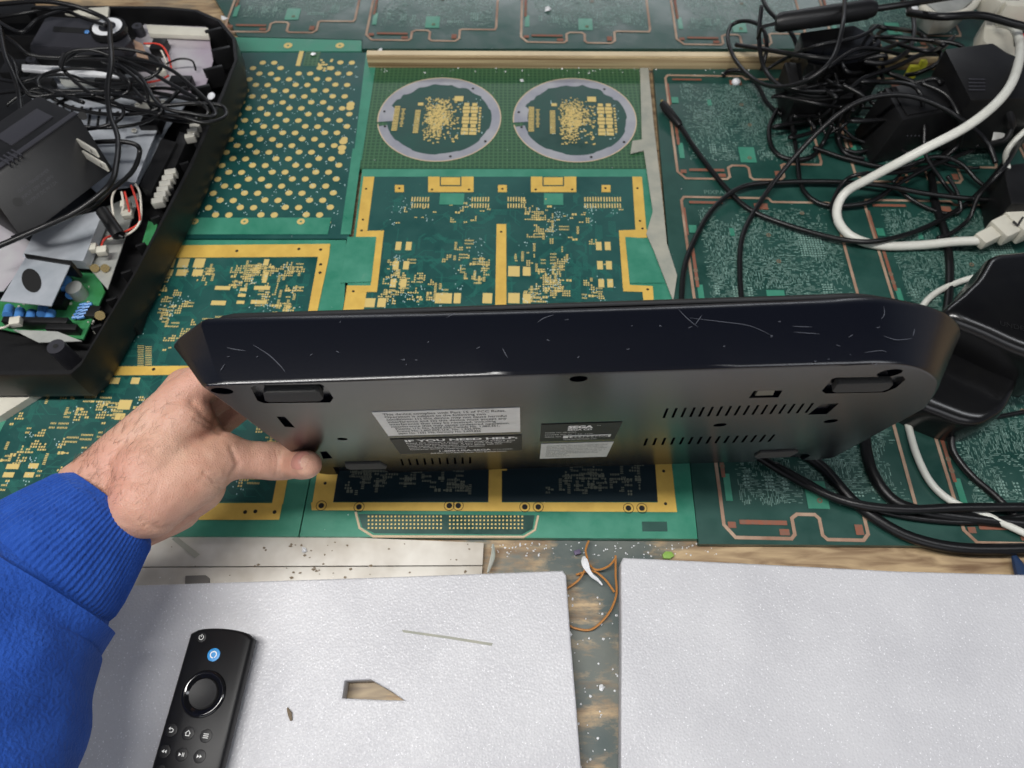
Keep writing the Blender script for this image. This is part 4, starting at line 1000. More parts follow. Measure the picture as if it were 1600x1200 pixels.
# ------------------------------------------------------------------ helpers for clutter
def pbox(name, c1, e1, e2, e3, m_, parent, bevel=.001, seg=2):
    """parallelepiped from a corner and three edges"""
    c1, e1, e2, e3 = V(c1), V(e1), V(e2), V(e3); o = MB(); c = c1 + (e1 + e2 + e3) / 2; o.box(c, e1 / 2, e2 / 2, e3 / 2); return o.build(name, m_, parent, bevel=bevel, bseg=seg)
def slab(name, pts, h, t, m_, parent, bevel=0): o = MB(); o.prism(pxpoly(pts, h), (0, 0, -t)); return o.build(name, m_, parent, bevel=bevel, smooth=bevel > 0)
def cable(label, pts, r, m_=None, cat='cable', grp=None, parent=None, name='cable', n=8):
    o = MB(); o.smooth = 180; P = [T(p[0], p[1], p[2] if len(p) > 2 else .008) for p in pts]
    o.tube(spline(P, n), r, 10); ob = o.build(name, m_ or M['cable'], parent)
    if label: tag(ob, label, cat, grp)
    return ob

# ------------------------------------------------------------------ open console tray at the left
tr_ = thing('opened_console', 'opened black console tray with metal shields and green board exposed, back left of the bench', 'opened console', T(100, 400, 0))
rz = .052
rimp = [(-260, 6), (60, 8), (250, 9), (308, 14), (345, 30), (368, 58), (372, 92), (352, 145), (300, 262), (210, 432), (126, 572), (110, 586), (-260, 590)]
P = pxpoly(rimp, rz); ctr = sum(P, V()) / len(P)
def scl(f, z): 
    out = []
    for p in P:
        d = p - ctr; l = math.hypot(d.x, d.y); k = (l - f) / l; out.append(V((ctr.x + d.x * k, ctr.y + d.y * k, z)))
    return out
o = MB(); o.loft([scl(.008, .006), scl(.003, .010), scl(0, .02), scl(0, rz - .002), scl(.001, rz), scl(.005, rz), scl(.0055, .016), scl(.007, .014)], True, True); o.build('tray', M['black_mat'], tr_)
# lower flange bulge on the right side
pbox('side_foot', T(232, 395, .02), T(190, 510, .02) - T(232, 395, .02), V((.012, 0, 0)), V((0, 0, -.016)), M['black_mat'], tr_, .003)
# shields
slab('shield_plate', [(225, 38), (322, 42), (326, 55), (333, 95), (318, 145), (235, 150), (200, 80)], .040, .001, M['steel_pink'], tr_)
slab('shield_plate', [(60, 110), (235, 118), (300, 150), (262, 200), (215, 290), (150, 300), (40, 200)], .034, .001, M['steel'], tr_)
slab('shield_plate', [(200, 198), (248, 196), (212, 285), (180, 280)], .046, .0012, M['steel'], tr_)
slab('shield_plate', [(0, 350), (60, 385), (5, 455), (-60, 455), (-60, 350)], .046, .001, M['steel_pink'], tr_)
slab('shield_plate', [(60, 350), (162, 328), (130, 408), (35, 400)], .048, .012, M['steel'], tr_)
slab('shield_plate', [(150, 330), (220, 300), (168, 452), (130, 408)], .032, .001, M['steel_dull'], tr_)
slab('shield_plate', [(170, 90), (236, 62), (300, 60), (250, 120)], .036, .001, M['steel_dull'], tr_)
slab('light_block', [(228, 38), (325, 43), (326, 56), (232, 52)], .048, .006, M['white_plastic'], tr_, .001)
# raised folded bracket with an oval hole over the board
br_ = slab('shield_bracket', [(40, 402), (110, 413), (80, 478), (0, 470)], .056, .0010, M['steel'], tr_)
o = MB(); c = T(49, 438, .0565); o.disc(c, 1, (0, 0, 1), 24, None, (yaw(.0065, .004)), (yaw(-.009, .013))); o.build('oval_opening', M['recess'], br_, smooth=False)
slab('bracket_wall', [(38, 396), (112, 408), (110, 413), (40, 402)], .058, .02, M['black_mat'], tr_)
# green board with components
bz = .026
slab('logic_board', [(-60, 455), (30, 470), (100, 420), (150, 425), (164, 455), (130, 530), (20, 518), (-60, 500)], bz, .0016, M['pcb_green'], tr_)
o = MB()
for u, v, l in [(15, 480, .012), (32, 485, .014), (50, 488, .012), (68, 478, .013), (80, 488, .012), (105, 436, .016), (112, 450, .012)]:
    a = T(u, v, bz + .005); d = yaw(.35, -1).normalized(); o.tube([a, a + d * l + V((0, 0, .003))], .0042, 12)
o.build('blue_capacitors', M['blue_cap'], tr_)
o = MB(); a = T(126, 462, bz); o.tube([a, a + V((0, 0, .013))], .0075, 20); o.build('round_capacitor', M['steel_dull'], tr_)
o = MB()
for k in range(5):
    for j in range(2): a = T(113 + k * 3 + j * 8, 497 - k * 5, bz + .004); o.tube([a, a + yaw(.006, .002)], .0016, 8)
o.build('blue_resistors', M['blue_cap'], tr_)
o = MB()
for u, v, w_, d_, h_ in [(140, 488, .010, .012, .005), (95, 470, .006, .016, .008), (85, 465, .010, .006, .01), (60, 505, .03, .006, .012), (100, 515, .014, .006, .01)]:
    o.box(T(u, v, bz + h_ / 2), yaw(w_, 0), yaw(0, d_ / 2), (0, 0, h_ / 2))
o.build('black_chips', M['black_mat'], tr_, bevel=.0005)
slab('board_shield', [(20, 515), (90, 518), (128, 533), (60, 535)], .036, .001, M['steel_dull'], tr_)
o = MB()
for k in range(60): a = T(random.uniform(20, 150), random.uniform(430, 520), bz + .0004); o.box(a, (random.uniform(.0004, .0012), 0, 0), (0, random.uniform(.0004, .0012), 0), (0, 0, .0008))
o.build('solder_joints', M['silver'], tr_, smooth=False)
def post(u, v, r0=.0075, name='screw_post'):
    a = T(u, v, .052); o = MB(); o.tube([V((a.x, a.y, .014)), a], [r0 * 1.1, r0], 20); ob = o.build(name, M['grey_plastic'], tr_)
    o = MB(); o.disc(a + V((0, 0, .0005)), r0 * .3, (0, 0, 1), 12); o.build('screw_hole', M['recess'], ob, smooth=False)
post(87, 541); post(48, 92, .006); post(214, 40, .006)
o = MB(); o.tube([T(156, 493, .050), T(156, 493, .054)], .0042, 14); o.build('brass_screw', M['brass'], tr_)
o = MB(); o.tube([T(148, 419, .034), T(148, 419, .036)], .004, 12); o.tube([T(164, 419, .034), T(164, 419, .036)], .004, 12); o.build('brass_screws', M['brass'], tr_)
# port block along the right wall
slab('port_block', [(252, 215), (276, 222), (236, 300), (218, 290)], .050, .03, M['black_mat'], tr_, .001)
slab('port_block', [(280, 205), (296, 210), (262, 288), (250, 284)], .046, .02, M['black_mat'], tr_, .001)
o = MB()
for k in range(6): o.box(T(268 - k * 4, 272 + k * 9, .047), yaw(.0055, .0015), yaw(-.001, .0035), (0, 0, .004))
for k in range(3): o.box(T(306 - k * 4, 200 + k * 8, .047), yaw(.005, .0015), yaw(-.001, .003), (0, 0, .004))
o.build('silver_jacks', M['silver'], tr_, bevel=.0008)
slab('side_board', [(232, 345), (246, 350), (236, 385), (222, 380)], .040, .001, M['pcb_green'], tr_)
# inner ribs of the upper right corner
o = MB()
for u, v in ((340, 60), (350, 90), (338, 120), (318, 150)): o.box(T(u, v, .038), yaw(.010, .004), yaw(-.001, .002), (0, 0, .012))
o.build('inner_ribs', M['black_mat'], tr_, bevel=.0005)
o = MB(); o.sphere(T(330, 150, .050), .0042, 8, (1, 1.4, .5)); o.build('white_clip', M['whiteglob'], tr_)
# wires
for i, (pts, mm) in enumerate([([(205, 290, .05), (212, 310, .055), (218, 335, .055), (216, 350, .05), (195, 362, .045), (165, 372, .042), (158, 388, .04)], 'red_wire'), ([(212, 288, .052), (219, 305, .055), (219, 345, .052), (200, 366, .045), (168, 374, .042)], 'white_wire'),
                               ([(195, 300, .05), (200, 320, .05), (203, 335, .045)], 'red_wire'), ([(190, 300, .05), (193, 320, .05), (190, 335, .045)], 'white_wire'), ([(180, 290, .05), (186, 285, .054), (175, 310, .05), (178, 345, .045), (172, 365, .043)], 'white_wire'),
                               ([(225, 68, .05), (250, 70, .052), (262, 85, .05), (268, 108, .046)], 'red_wire'), ([(228, 72, .05), (248, 75, .05), (258, 92, .048), (262, 108, .046)], 'white_wire'), ([(225, 130, .045), (250, 125, .048), (264, 118, .046)], 'red_wire'),
                               ([(260, 100, .05), (280, 92, .056), (300, 95, .054), (306, 110, .044)], 'cable'), ([(-20, 515, .05), (5, 512, .05), (25, 502, .04)], 'white_wire')]):
    cable(None, pts, .0011, M[mm], parent=tr_, name='wire')
o = MB()
for u, v in ((144, 388), (160, 392), (197, 320), (25, 503), (200, 335), (253, 112)): o.box(T(u, v, .044), yaw(.0045, .001), yaw(-.001, .004), (0, 0, .003))
o.build('white_plugs', M['white_plastic'], tr_, bevel=.0006)
o = MB(); o.tube([T(160, 330, .058), T(175, 352, .054), T(186, 368, .050)], .0062, 14); o.tube([T(186, 368, .050), T(193, 371, .049)], .0018, 8); o.build('plug_barrel', M['black_mat'], tr_)
for k, (u, v) in enumerate([(215, 165), (255, 160), (100, 130), (180, 290), (20, 385), (118, 372), (90, 375), (70, 400), (240, 135), (300, 130), (210, 205)]):
    o = MB(); a = T(u, v, .048 if k in (3, 10) else .0415); o.tube([a, a + V((0, 0, .0016))], .0028, 12); sc_ = o.build('shield_screw', M['silver'], tr_); o = MB(); o.box(a + V((0, 0, .0018)), (.002, 0, 0), (0, .0004, 0), (0, 0, .0002)); o.build('screw_slot', M['recess'], sc_, smooth=False)
for k in range(7): o = MB(); o.box(T(298 - k * 22, 275 + k * 42, .030), yaw(.004, .002), yaw(-.0006, .0012), (0, 0, .018)); o.build('inner_rib', M['black_mat'], tr_, bevel=.0003)
for k in range(9): slab('shield_vent', [(70 + k * 14, 158 + k * 2), (74 + k * 14, 158 + k * 2), (70 + k * 14, 185 + k * 2), (66 + k * 14, 185 + k * 2)], .0345, .0003, M['recess'], tr_)
for q in [(225, 100, .020, .006), (250, 75, .008, .010), (285, 130, .012, .006), (240, 190, .010, .014), (175, 128, .016, .006), (210, 135, .012, .008), (60, 132, .018, .005), (25, 110, .012, .012), (15, 20, .03, .012)]:
    o = MB(); o.box(T(q[0], q[1], .046), yaw(q[2], 0), yaw(0, q[3]), (0, 0, .006)); o.build('mechanism_block', M['black_mat'], tr_, bevel=.001)
slab('ribbon_cable', [(208, 62), (222, 68), (232, 92), (214, 88)], .056, .001, M['copper'], tr_)
slab('gear_plate', [(90, 120), (150, 124), (160, 136), (100, 134)], .044, .002, M['steel_dull'], tr_); slab('gear_plate', [(225, 150), (248, 152), (230, 175), (214, 170)], .052, .001, M['silver'], tr_)
# disc drive with spindle
dr = thing('disc_drive', 'dark grey disc drive sled with a white ring spindle, on top of the opened console', 'disc drive', T(120, 60, .05))
slab('sled', [(72, 25), (160, 30), (195, 42), (205, 62), (190, 78), (150, 76), (46, 70)], .066, .016, M['grey_plastic'], dr, .002)
o = MB(); o.prism(pxpoly([(84, 41), (145, 45), (146, 53), (82, 49)], .0664), (0, 0, -.0003)); o.build('lens_slot', M['recess'], dr, smooth=False)
o = MB(); o.sphere(T(136, 50, .067), .003, 8, (1, 1, .5)); o.build('lens', M['blue_cap'], dr)
o = MB(); a = T(172, 50, .068); o.tube([a, a + V((0, 0, .006))], .020, 32); sp_ = o.build('spindle', M['black_mat'], dr)
o = MB(); o.ring(a + V((0, 0, .0068)), .0095, .0165, (0, 0, 1), 36); o.build('white_ring', M['whiteglob'], sp_, smooth=False)
o = MB(); o.disc(a + V((0, 0, .0064)), .0085, (0, 0, 1), 24, .001); o.sphere(a + V((0, 0, .008)), .003, 6); o.build('hub', M['grey_plastic'], sp_)
slab('white_bar', [(34, 100), (110, 104), (185, 112), (184, 119), (100, 114), (33, 108)], .056, .004, M['whiteglob'], dr, .0008)
slab('white_bar', [(100, 20), (140, 12), (170, 10), (168, 26), (150, 26)], .056, .004, M['white_plastic'], dr, .0008)
slab('motor_block', [(46, 72), (150, 78), (190, 84), (180, 96), (50, 90)], .052, .012, M['black_mat'], dr, .001)
# wall adapter with two prongs on top of the tray
ad_ = thing('power_adapter', 'black wall power adapter with two metal prongs, lying on the opened console', 'power adapter', T(60, 260, .05), 'power adapters')
b1_ = T(123, 179, .112); b2_ = T(179, 266, .072); b3_ = T(52, 372, .074); b4_ = T(-45, 290, .112)
e1_ = b4_ - b1_; e2_ = b2_ - b1_; e1_ = (e1_ + (b3_ - b2_)) / 2; nf = e1_.cross(e2_).normalized(); nf = nf if nf.z < 0 else -nf
e3_ = T(60, 148, .104) - b1_; an_ = e1_.cross(e3_).normalized(); an_ = an_ if an_.z > 0 else -an_
bd = pbox('body', b1_, e1_, e2_, e3_, M['black_mat'], ad_, .0025)
up_ = -nf; a1_ = T(58, 150, .10)
rdg = e1_.normalized(); gd = e2_.normalized()
o = MB()
# raised rim along the upper edge and the grip grooves
o.box(b1_ + e1_ * .5 + e3_ * .06 + an_ * .0006, e1_ / 2, e3_ * .05, an_ * .0009); o.build('seam_ridge', M['grey_plastic'], ad_, bevel=.0005)
o = MB(); o.box(b1_ + e1_ * .36 + e3_ * .5 + an_ * .0002, e1_ * .22, e3_ * .20, an_ * .0010); o.build('side_panel', M['grey_plastic'], ad_, bevel=.0008)
for k in range(4): o = MB(); o.box(b1_ + e1_ * (.62 + .04 * k) + e3_ * .05 + an_ * .0015, e1_ * .008, e3_ * .12, an_ * .0015); o.build('grip_rib', M['grey_plastic'], ad_, bevel=.0005)
def prong(p, q):
    d = (q - p); w_ = gd * .0042; w_ -= d.normalized() * w_.dot(d.normalized()); o = MB(); o.box((p + q) / 2, d / 2, w_, d.cross(w_).normalized() * .0009); pr_ = o.build('prong', M['silver'], ad_, bevel=.0004)
    k = d.cross(w_).normalized(); k = k if k.z > 0 else -k; o = MB(); o.disc(q - d * .2 + k * .0011, .0016, k, 12); o.build('prong_hole', M['recess'], pr_, smooth=False)
prong(T(116, 218, .094), T(152, 240, .112)); prong(T(132, 241, .090), T(167, 262, .108))
o = MB()
for u, v in ((122, 195), (27, 317)): o.disc(b1_ + (T(u, v, .09) - b1_) - up_ * ((T(u, v, .09) - b1_).dot(up_)) + up_ * .0004, .004, up_, 14)
o.build('screw_recess', M['recess'], ad_, smooth=False)
o = MB(); cpl = b1_ + e1_ * .62 + e2_ * .60 + up_ * .0004
for k, t in enumerate(['CLASS 2 TRANSFORMER', 'INPUT 120V AC 60Hz', 'OUTPUT DC 9V 1.2A']): text_mb(t, .0042, cpl - gd * (.010 - k * .006) - rdg * -.02, -rdg, -gd, o, width=.034)
o.build('embossed_text', M['grey_plastic'], ad_, smooth=False)
# cables over the tray
LC = 'black cables over the opened console'
cs_ = [
 ('cable lying along the rear wall of the tray', [(-20, 22), (30, 50), (60, 30), (100, 18), (130, 28), (165, 40)], .084, .0021),
 ('cable folded beneath the loop at the tray corner', [(60, 140), (120, 150), (170, 162), (230, 180), (290, 190), (325, 178), (310, 160), (270, 150), (215, 140)], .068, .0021),
 ('cable slanting across the spindle motor', [(160, 95), (190, 105), (225, 135), (235, 165), (262, 180), (310, 185)], .076, .0020),
 ('cable falling from the upper left to the adapter', [(-10, 70), (20, 95), (28, 125), (50, 150), (90, 148), (130, 160)], .080, .0022),
 ('cable sweeping from the back edge down past the white spindle ring', [(-20, 8), (60, 2), (110, 8), (150, 22), (170, 35), (172, 60), (174, 95), (168, 140), (172, 180), (184, 215), (182, 255), (170, 290), (120, 330), (60, 358), (-20, 392)], .090, .0026),
 ('cable running level below the disc drive and looping at the tray corner', [(-20, 40), (20, 65), (45, 85), (90, 90), (150, 88), (220, 94), (265, 108), (300, 135), (330, 165), (335, 182), (300, 178), (250, 165), (220, 120), (185, 98)], .078, .0020),
 ('cable crossing diagonally from the spindle to the tray side', [(100, 85), (95, 100), (102, 112), (130, 138), (165, 158), (220, 172), (280, 182), (320, 192), (352, 182), (345, 165), (300, 162), (240, 163), (200, 130), (180, 105)], .074, .0021),
 ('cable waving across the tray left of the adapter', [(-20, 148), (30, 142), (70, 148), (110, 168), (160, 178), (210, 178), (250, 168), (280, 142), (290, 138)], .070, .0021),
 ('thin cable arching above the white bar', [(-20, 120), (30, 128), (70, 118), (110, 118), (150, 135), (200, 150), (220, 160)], .070, .0019),
 ('cable dropping along the far left edge of the tray', [(0, 40), (8, 85), (22, 120), (30, 150), (33, 175)], .086, .0024),
 ('cable curling beneath the adapter prongs', [(150, 222), (185, 221), (212, 226), (218, 240), (205, 270), (170, 300), (145, 322), (90, 345), (20, 372)], .080, .0023),
 ('cable rising from the back left corner', [(-20, 30), (30, 22), (70, 15), (110, 12)], .078, .0020),
 ('cable bowing over the disc drive base', [(95, 110), (105, 84), (140, 78), (180, 90), (225, 108), (265, 130), (310, 155)], .082, .0020),
 ('cable twisting along the tray\'s metal shield', [(10, 165), (50, 140), (100, 142), (190, 142), (260, 138), (300, 150)], .066, .0019)]
for lb, pts, h, rad in cs_:
    cable('black ' + lb, [(u, v, h + .006 * math.sin(i * 1.3)) for i, (u, v) in enumerate(pts)], rad, grp=LC)
# things at the left margin
strip('plastic_edge', 'white plastic strip poking out under the opened console at the left', 'plastic strip', [(-60, 590), (66, 586), (68, 600), (60, 612), (0, 650), (-60, 670)], .012, M['white_plastic'], .009)

# ------------------------------------------------------------------ clutter at the right
def adapter(label, c1, e1, e2, dz, extra=None):
    t = thing('power_adapter', label, 'power adapter', c1, 'power adapters')
    pbox('body', c1, e1, e2, dz, M['black_mat'], t, .003, 3); return t
# near block
c1 = T(1382, 136, .062); c2 = T(1484, 119, .062); c3 = T(1519, 166, .062); c4 = T(1411, 187, .062)
t = thing('power_adapter', 'black block power adapter leaning behind the thick white cable, middle right', 'power adapter', T(1440, 190, 0), 'power adapters')
o = MB(); dn = V((-.012, -.006, -.056)); top = [c1, c2, c3, c4]; o.prism(top, dn); o.build('body', M['black_mat'], t, bevel=.003)
ctr_ = sum(top, V()) / 4; o = MB(); o.prism([ctr_ + (p - ctr_) * .86 + V((0, 0, .002)) for p in top], (0, 0, -.003)); o.build('face_plate', M['black_mat'], t, bevel=.001)
o = MB()
for k in range(4): p = T(1420 + k * 6, 211, .035); o.disc(T(1418 + k * 6, 212, .042), .0009, (0, -.8, .4), 6)
o.build('vent_dots', M['grey_plastic'], t, smooth=False)
# rear block
t = thing('power_adapter', 'larger black power adapter with ribbed vents, beside the white power strip', 'power adapter', T(1540, 140, 0), 'power adapters')
top = [T(1476, 76, .085), T(1552, 66, .085), T(1572, 80, .085), T(1660, 120, .085), T(1650, 152, .085), T(1517, 156, .085)]
o = MB(); o.prism(top, (.006, .004, -.070)); o.build('body', M['black_mat'], t, bevel=.003)
o = MB()
for k in range(4): a = T(1514, 124 + k * 5.5, .0856); o.box(a + yaw(.008, 0), yaw(.0085, 0), yaw(0, .0008), (0, 0, .0006))
o.build('vent_ribs', M['grey_plastic'], t, bevel=.0003)
o = MB(); o.tube(spline([T(1572, 165, .07), T(1578, 185, .06), T(1580, 200, .05), T(1570, 218, .04), T(1545, 225, .03)], 6), [.0045] * 12 + [.003] * 13, 10); o.build('cord_sleeve', M['black_mat'], t)
o = MB(); o.prism([T(1555, 196, .045), T(1572, 194, .045), T(1568, 222, .03), T(1548, 226, .03)], (0, -.0008, -.0005)); o.build('rating_sticker', M['label_grey'], t, smooth=False)
# pile of adapters upper middle
t = thing('power_adapter', 'glossy black power adapter buried in cables in front of the batten', 'power adapter', T(1300, 120, 0), 'power adapters')
o = MB(); o.prism([T(1250, 50, .075), T(1335, 38, .075), T(1378, 62, .065), T(1376, 92, .065), T(1290, 104, .07), T(1262, 98, .07)], (0, 0, -.06)); o.build('body', M['black_gloss'], t, bevel=.003)
o = MB()
for k in range(4): o.box(T(1304 + k * 6, 99, .055), yaw(.001, 0), yaw(0, .002), (0, 0, .004))
o.build('vent_slits', M['recess'], t, smooth=False)
t = thing('power_adapter', 'low flat black adapter under the cable tangle, left of the yellow tip', 'power adapter', T(1290, 150, 0), 'power adapters')
o = MB(); o.prism([T(1225, 95, .05), T(1300, 100, .05), T(1375, 92, .05), T(1372, 128, .045), T(1340, 152, .04), T(1240, 160, .04)], (0, 0, -.038)); o.build('body', M['black_mat'], t, bevel=.004)
# handle bar tool
t = thing('soldering_iron', 'black cylindrical handled tool resting across the top of the cable pile', 'hand tool', T(1290, 30, .07))
o = MB(); o.tube([T(1212, 36, .085), T(1220, 35, .086), T(1290, 25, .088), T(1355, 15, .09), T(1366, 14, .09)], [.008, .0105, .011, .0105, .008], 16); o.build('handle', M['black_mat'], t)
o = MB(); o.tube(spline([T(1366, 14, .09), T(1420, 6, .092), T(1480, -4, .09), T(1540, -14, .09)], 5), .0035, 10); o.build('cord', M['cable'], t)
o = MB(); o.tube([T(1214, 36, .086), T(1190, 42, .08), T(1184, 60, .06)], .002, 8); o.build('lead', M['cable'], t)
# white computer-mouse-like shell and power strip at the top right
t = thing('grey_housing', 'pale grey curved plastic housing at the top right edge of the bench', 'plastic housing', T(1470, 10, .03))
o = MB(); pts = spline([T(1440, 10, .05), T(1455, 22, .05), T(1470, 26, .05), T(1500, 22, .05), T(1520, 10, .05), T(1530, -6, .05)], 5); o.tube(pts, .0045, 10); o.build('rim', M['white_plastic'], t)
slab('inner_plate', [(1446, 4), (1468, 20), (1500, 17), (1522, 0), (1500, -20), (1450, -20)], .044, .03, M['steel_dull'], t, .003)
o = MB(); o.sphere(T(1426, 17, .04), .008, 8, (1, 1.2, .7)); tag(o.build('plastic_button', M['whiteglob'], None), 'small white plastic knob left of the pale grey housing', 'knob')
t = thing('power_strip', 'aged white power strip with a red lit switch, top right corner under cables', 'power strip', T(1570, 60, 0))
o = MB(); o.prism([T(1540, 28, .03), T(1590, 34, .03), T(1690, 60, .03), T(1700, 190, .03), T(1600, 150, .03), T(1536, 60, .03)], (0, 0, -.028)); o.build('case', M['white_plastic'], t, bevel=.003)
sw = slab('switch', [(1590, 52), (1612, 52), (1614, 66), (1592, 66)], .036, .006, M['red_lit'], t, .001)
o = MB(); o.prism([T(1584, 48, .0325), T(1620, 48, .0325), T(1622, 70, .0325), T(1586, 70, .0325)], (0, 0, -.002)); o.build('switch_frame', M['recess'], t, smooth=False)
t = thing('angular_bracket', 'off-white angular plastic frame in the top right corner, behind the power strip', 'plastic frame', T(1570, 10, 0))
for k, (a, b2) in enumerate([((1530, -8), (1562, 18)), ((1562, 18), (1640, 22)), ((1590, 18), (1612, -10))]):
    p, q = T(*a, .05), T(*b2, .05); o = MB(); d = (q - p).normalized(); o.box((p + q) / 2, (q - p) / 2, V((-d.y, d.x, 0)) * .006, (0, 0, .012)); o.build('bar', M['white_plastic'], t, bevel=.002)
o = MB(); o.prism(pxpoly([(1556, -30), (1700, -30), (1700, 24), (1580, 16)], .03), (0, 0, -.02)); tag(o.build('dark_case', M['black_mat'], None, bevel=.002), 'matte black case partly seen inside the off-white frame, top right corner', 'case')
# black box at right margin
t = thing('power_adapter', 'small black power adapter cut off by the right edge, above the white connector', 'power adapter', T(1590, 280, 0), 'power adapters')
o = MB(); o.prism([T(1566, 258, .05), T(1640, 248, .05), T(1660, 318, .05), T(1580, 318, .05)], (0, 0, -.045)); o.build('body', M['black_mat'], t, bevel=.003)
# glossy big adapter (two-tier)
t = thing('power_adapter', 'large glossy black two-tier power adapter behind the console\'s right end', 'power adapter', T(1540, 560, 0), 'power adapters')
def tier(name, pts, h, t_, bev, m_=M['black_gloss']):
    o = MB(); P_ = pxpoly(pts, h); c = sum(P_, V()) / len(P_); sh = lambda f, z: [V((c.x + (p.x - c.x) * f, c.y + (p.y - c.y) * f, z)) for p in P_]
    o.loft([sh(.80, h), sh(.90, h - .001), sh(.965, h - .004), sh(1.0, h - .010), sh(1.0, h - t_ * .5), sh(.96, h - t_)][::-1]); o.smooth = 60; me_ = o.build(name, m_, t, weld=True); return me_
rnd = lambda pts: [(p.x, p.y) for p in spline([V((u, v, 0)) for u, v in pts + [pts[0]]], 4)[:-1]]
tier('lower_housing', rnd([(1440, 520), (1500, 478), (1600, 500), (1606, 560), (1580, 630), (1556, 652), (1530, 660), (1488, 650), (1420, 610)]), .045, .043, .01)
tier('upper_housing', rnd([(1549, 398), (1580, 390), (1680, 400), (1680, 560), (1610, 548), (1545, 520), (1478, 488), (1505, 455), (1530, 430)]), .085, .06, .01)
o = MB(); text_mb('UNDER LICENSE', .007, T(1562, 508, .0856), V((.95, -.3, 0)).normalized(), V((.3, .95, 0)).normalized(), o); o.build('moulded_text', M['black_mat'], t, smooth=False)

# white cables
cable('thick white cable curving from the power strip down to the pale connector', [(1560, 34, .045), (1585, 45, .06), (1594, 75, .075), (1585, 120, .095), (1560, 158, .10), (1510, 198, .095), (1440, 235, .08), (1360, 278, .045), (1322, 300, .025), (1308, 325, .015), (1312, 350, .010), (1335, 372, .009), (1380, 384, .009), (1440, 383, .010), (1490, 378, .016), (1535, 376, .022)], .0047, M['cable_white'])
t = thing('cable_connector', 'chunky off-white cable connector with a black tick mark at the right edge', 'connector', T(1560, 355, .02))
def fr(p, q, w, h_, name, m_=M['white_plastic'], bev=.0025):
    d = (q - p).normalized(); s = V((-d.y, d.x, 0)).normalized(); o = MB(); o.box((p + q) / 2, (q - p) / 2, s * w, d.cross(s) * h_); return o.build(name, m_, t, bevel=bev)
fr(T(1528, 378, .022), T(1556, 364, .024), .0075, .006, 'cord_grip'); fr(T(1555, 365, .026), T(1578, 354, .028), .0120, .008, 'collar'); fr(T(1576, 355, .028), T(1650, 325, .032), .0165, .010, 'body')
o = MB(); o.tube([T(1583, 346, .0385), T(1590, 352, .0385), T(1598, 340, .0385)], .0012, 6); o.build('tick_mark', M['ink'], t)
cable('white cable crossing beneath the console and running out at the lower right', [(1620, 190, .05), (1590, 215, .04), (1572, 240, .03), (1574, 262, .05)], .0030, M['cable_white'])['label'] = 'short white cable loop at the right edge above the small black adapter'
cable('white cable passing beneath the console and running out at the lower right edge', [(1640, 398, .02), (1560, 425, .012), (1500, 440, .008), (1450, 468, .006), (1415, 530, .006), (1405, 600, .006), (1418, 660, .006), (1432, 710, .007), (1455, 755, .007), (1490, 785, .008), (1540, 805, .010), (1620, 842, .008)], .0031, M['cable_white'])
# black cables at the right
RC = 'black cables across the right side of the bench'
def bc(label, pts, r=.0022, h=.006): cable(label, [(p[0], p[1], p[2] if len(p) > 2 else h) for p in pts], r, grp=RC)
t = cable('black cable ending in a barrel plug that points at the ring board', [(1046, 178, .010), (1062, 196, .008), (1095, 245, .007), (1140, 300, .007), (1180, 332, .008), (1250, 358, .010), (1320, 375, .012), (1375, 376, .018), (1440, 358, .012), (1500, 325, .010), (1540, 290, .02), (1600, 215, .03)], .0027, grp=RC)
o = MB(); o.tube([T(1036, 162, .011), T(1041, 170, .011), T(1060, 193, .009), T(1063, 197, .009)], [.0045, .0052, .0045, .003], 14); pb = o.build('barrel_plug', M['black_mat'], t)
o = MB(); o.tube([T(1034, 157, .011), T(1037, 164, .011)], .0018, 8); o.build('plug_tip', M['brass'], pb)
bc('black cable arching left from the right edge and dropping behind the console', [(1620, 310, .02), (1540, 312, .02), (1450, 303, .018), (1380, 290, .016), (1300, 284, .012), (1220, 285, .012), (1160, 292, .012), (1115, 325, .010), (1085, 375, .008), (1068, 425, .007), (1064, 500, .006)], .0027)
bc('black cable rising in a high arch over the near block adapter', [(1162, 500, .006), (1156, 430, .006), (1160, 370, .007), (1185, 320, .010), (1225, 265, .025), (1285, 200, .055), (1340, 160, .075), (1400, 148, .080), (1450, 158, .078), (1500, 185, .07), (1540, 220, .05), (1556, 255, .04)], .0027)
bc('black cable forming a big loop over the end of the batten', [(1185, -20, .05), (1200, 15, .05), (1235, 50, .05), (1247, 85, .045), (1238, 125, .04), (1236, 180, .02), (1245, 240, .01), (1252, 290, .008), (1275, 315, .008), (1310, 322, .01), (1360, 315, .012), (1400, 290, .014), (1450, 262, .02), (1520, 235, .02)], .0025)
bc('black cable loop hanging left from the pile towards the back panels', [(1320, -10, .09), (1318, 30, .105), (1308, 75, .10), (1290, 105, .095), (1255, 128, .08), (1215, 136, .06), (1180, 125, .04), (1150, 95, .03), (1137, 60, .03), (1145, 38, .03), (1170, 33, .04), (1192, 45, .05), (1198, 75, .045), (1190, 110, .03)], .0024)
bc('black cable wandering from the white glob past the adapters', [(1130, 118, .008), (1140, 110, .01), (1165, 113, .012), (1185, 135, .010), (1198, 160, .009), (1220, 178, .010), (1260, 186, .012), (1290, 178, .03), (1310, 150, .05)], .0024)
bc('black cable looping below the pile in front of the batten', [(1215, 170, .010), (1202, 200, .008), (1207, 232, .007), (1230, 248, .007), (1265, 246, .008), (1285, 225, .008), (1300, 195, .03)], .0026)
bc('black cable draped over the flat adapter towards the yellow tip', [(1225, 135, .06), (1260, 142, .062), (1320, 140, .062), (1350, 122, .065), (1400, 104, .06), (1440, 85, .055), (1466, 80, .05), (1468, 96, .05), (1440, 112, .04), (1415, 118, .03)], .0026)
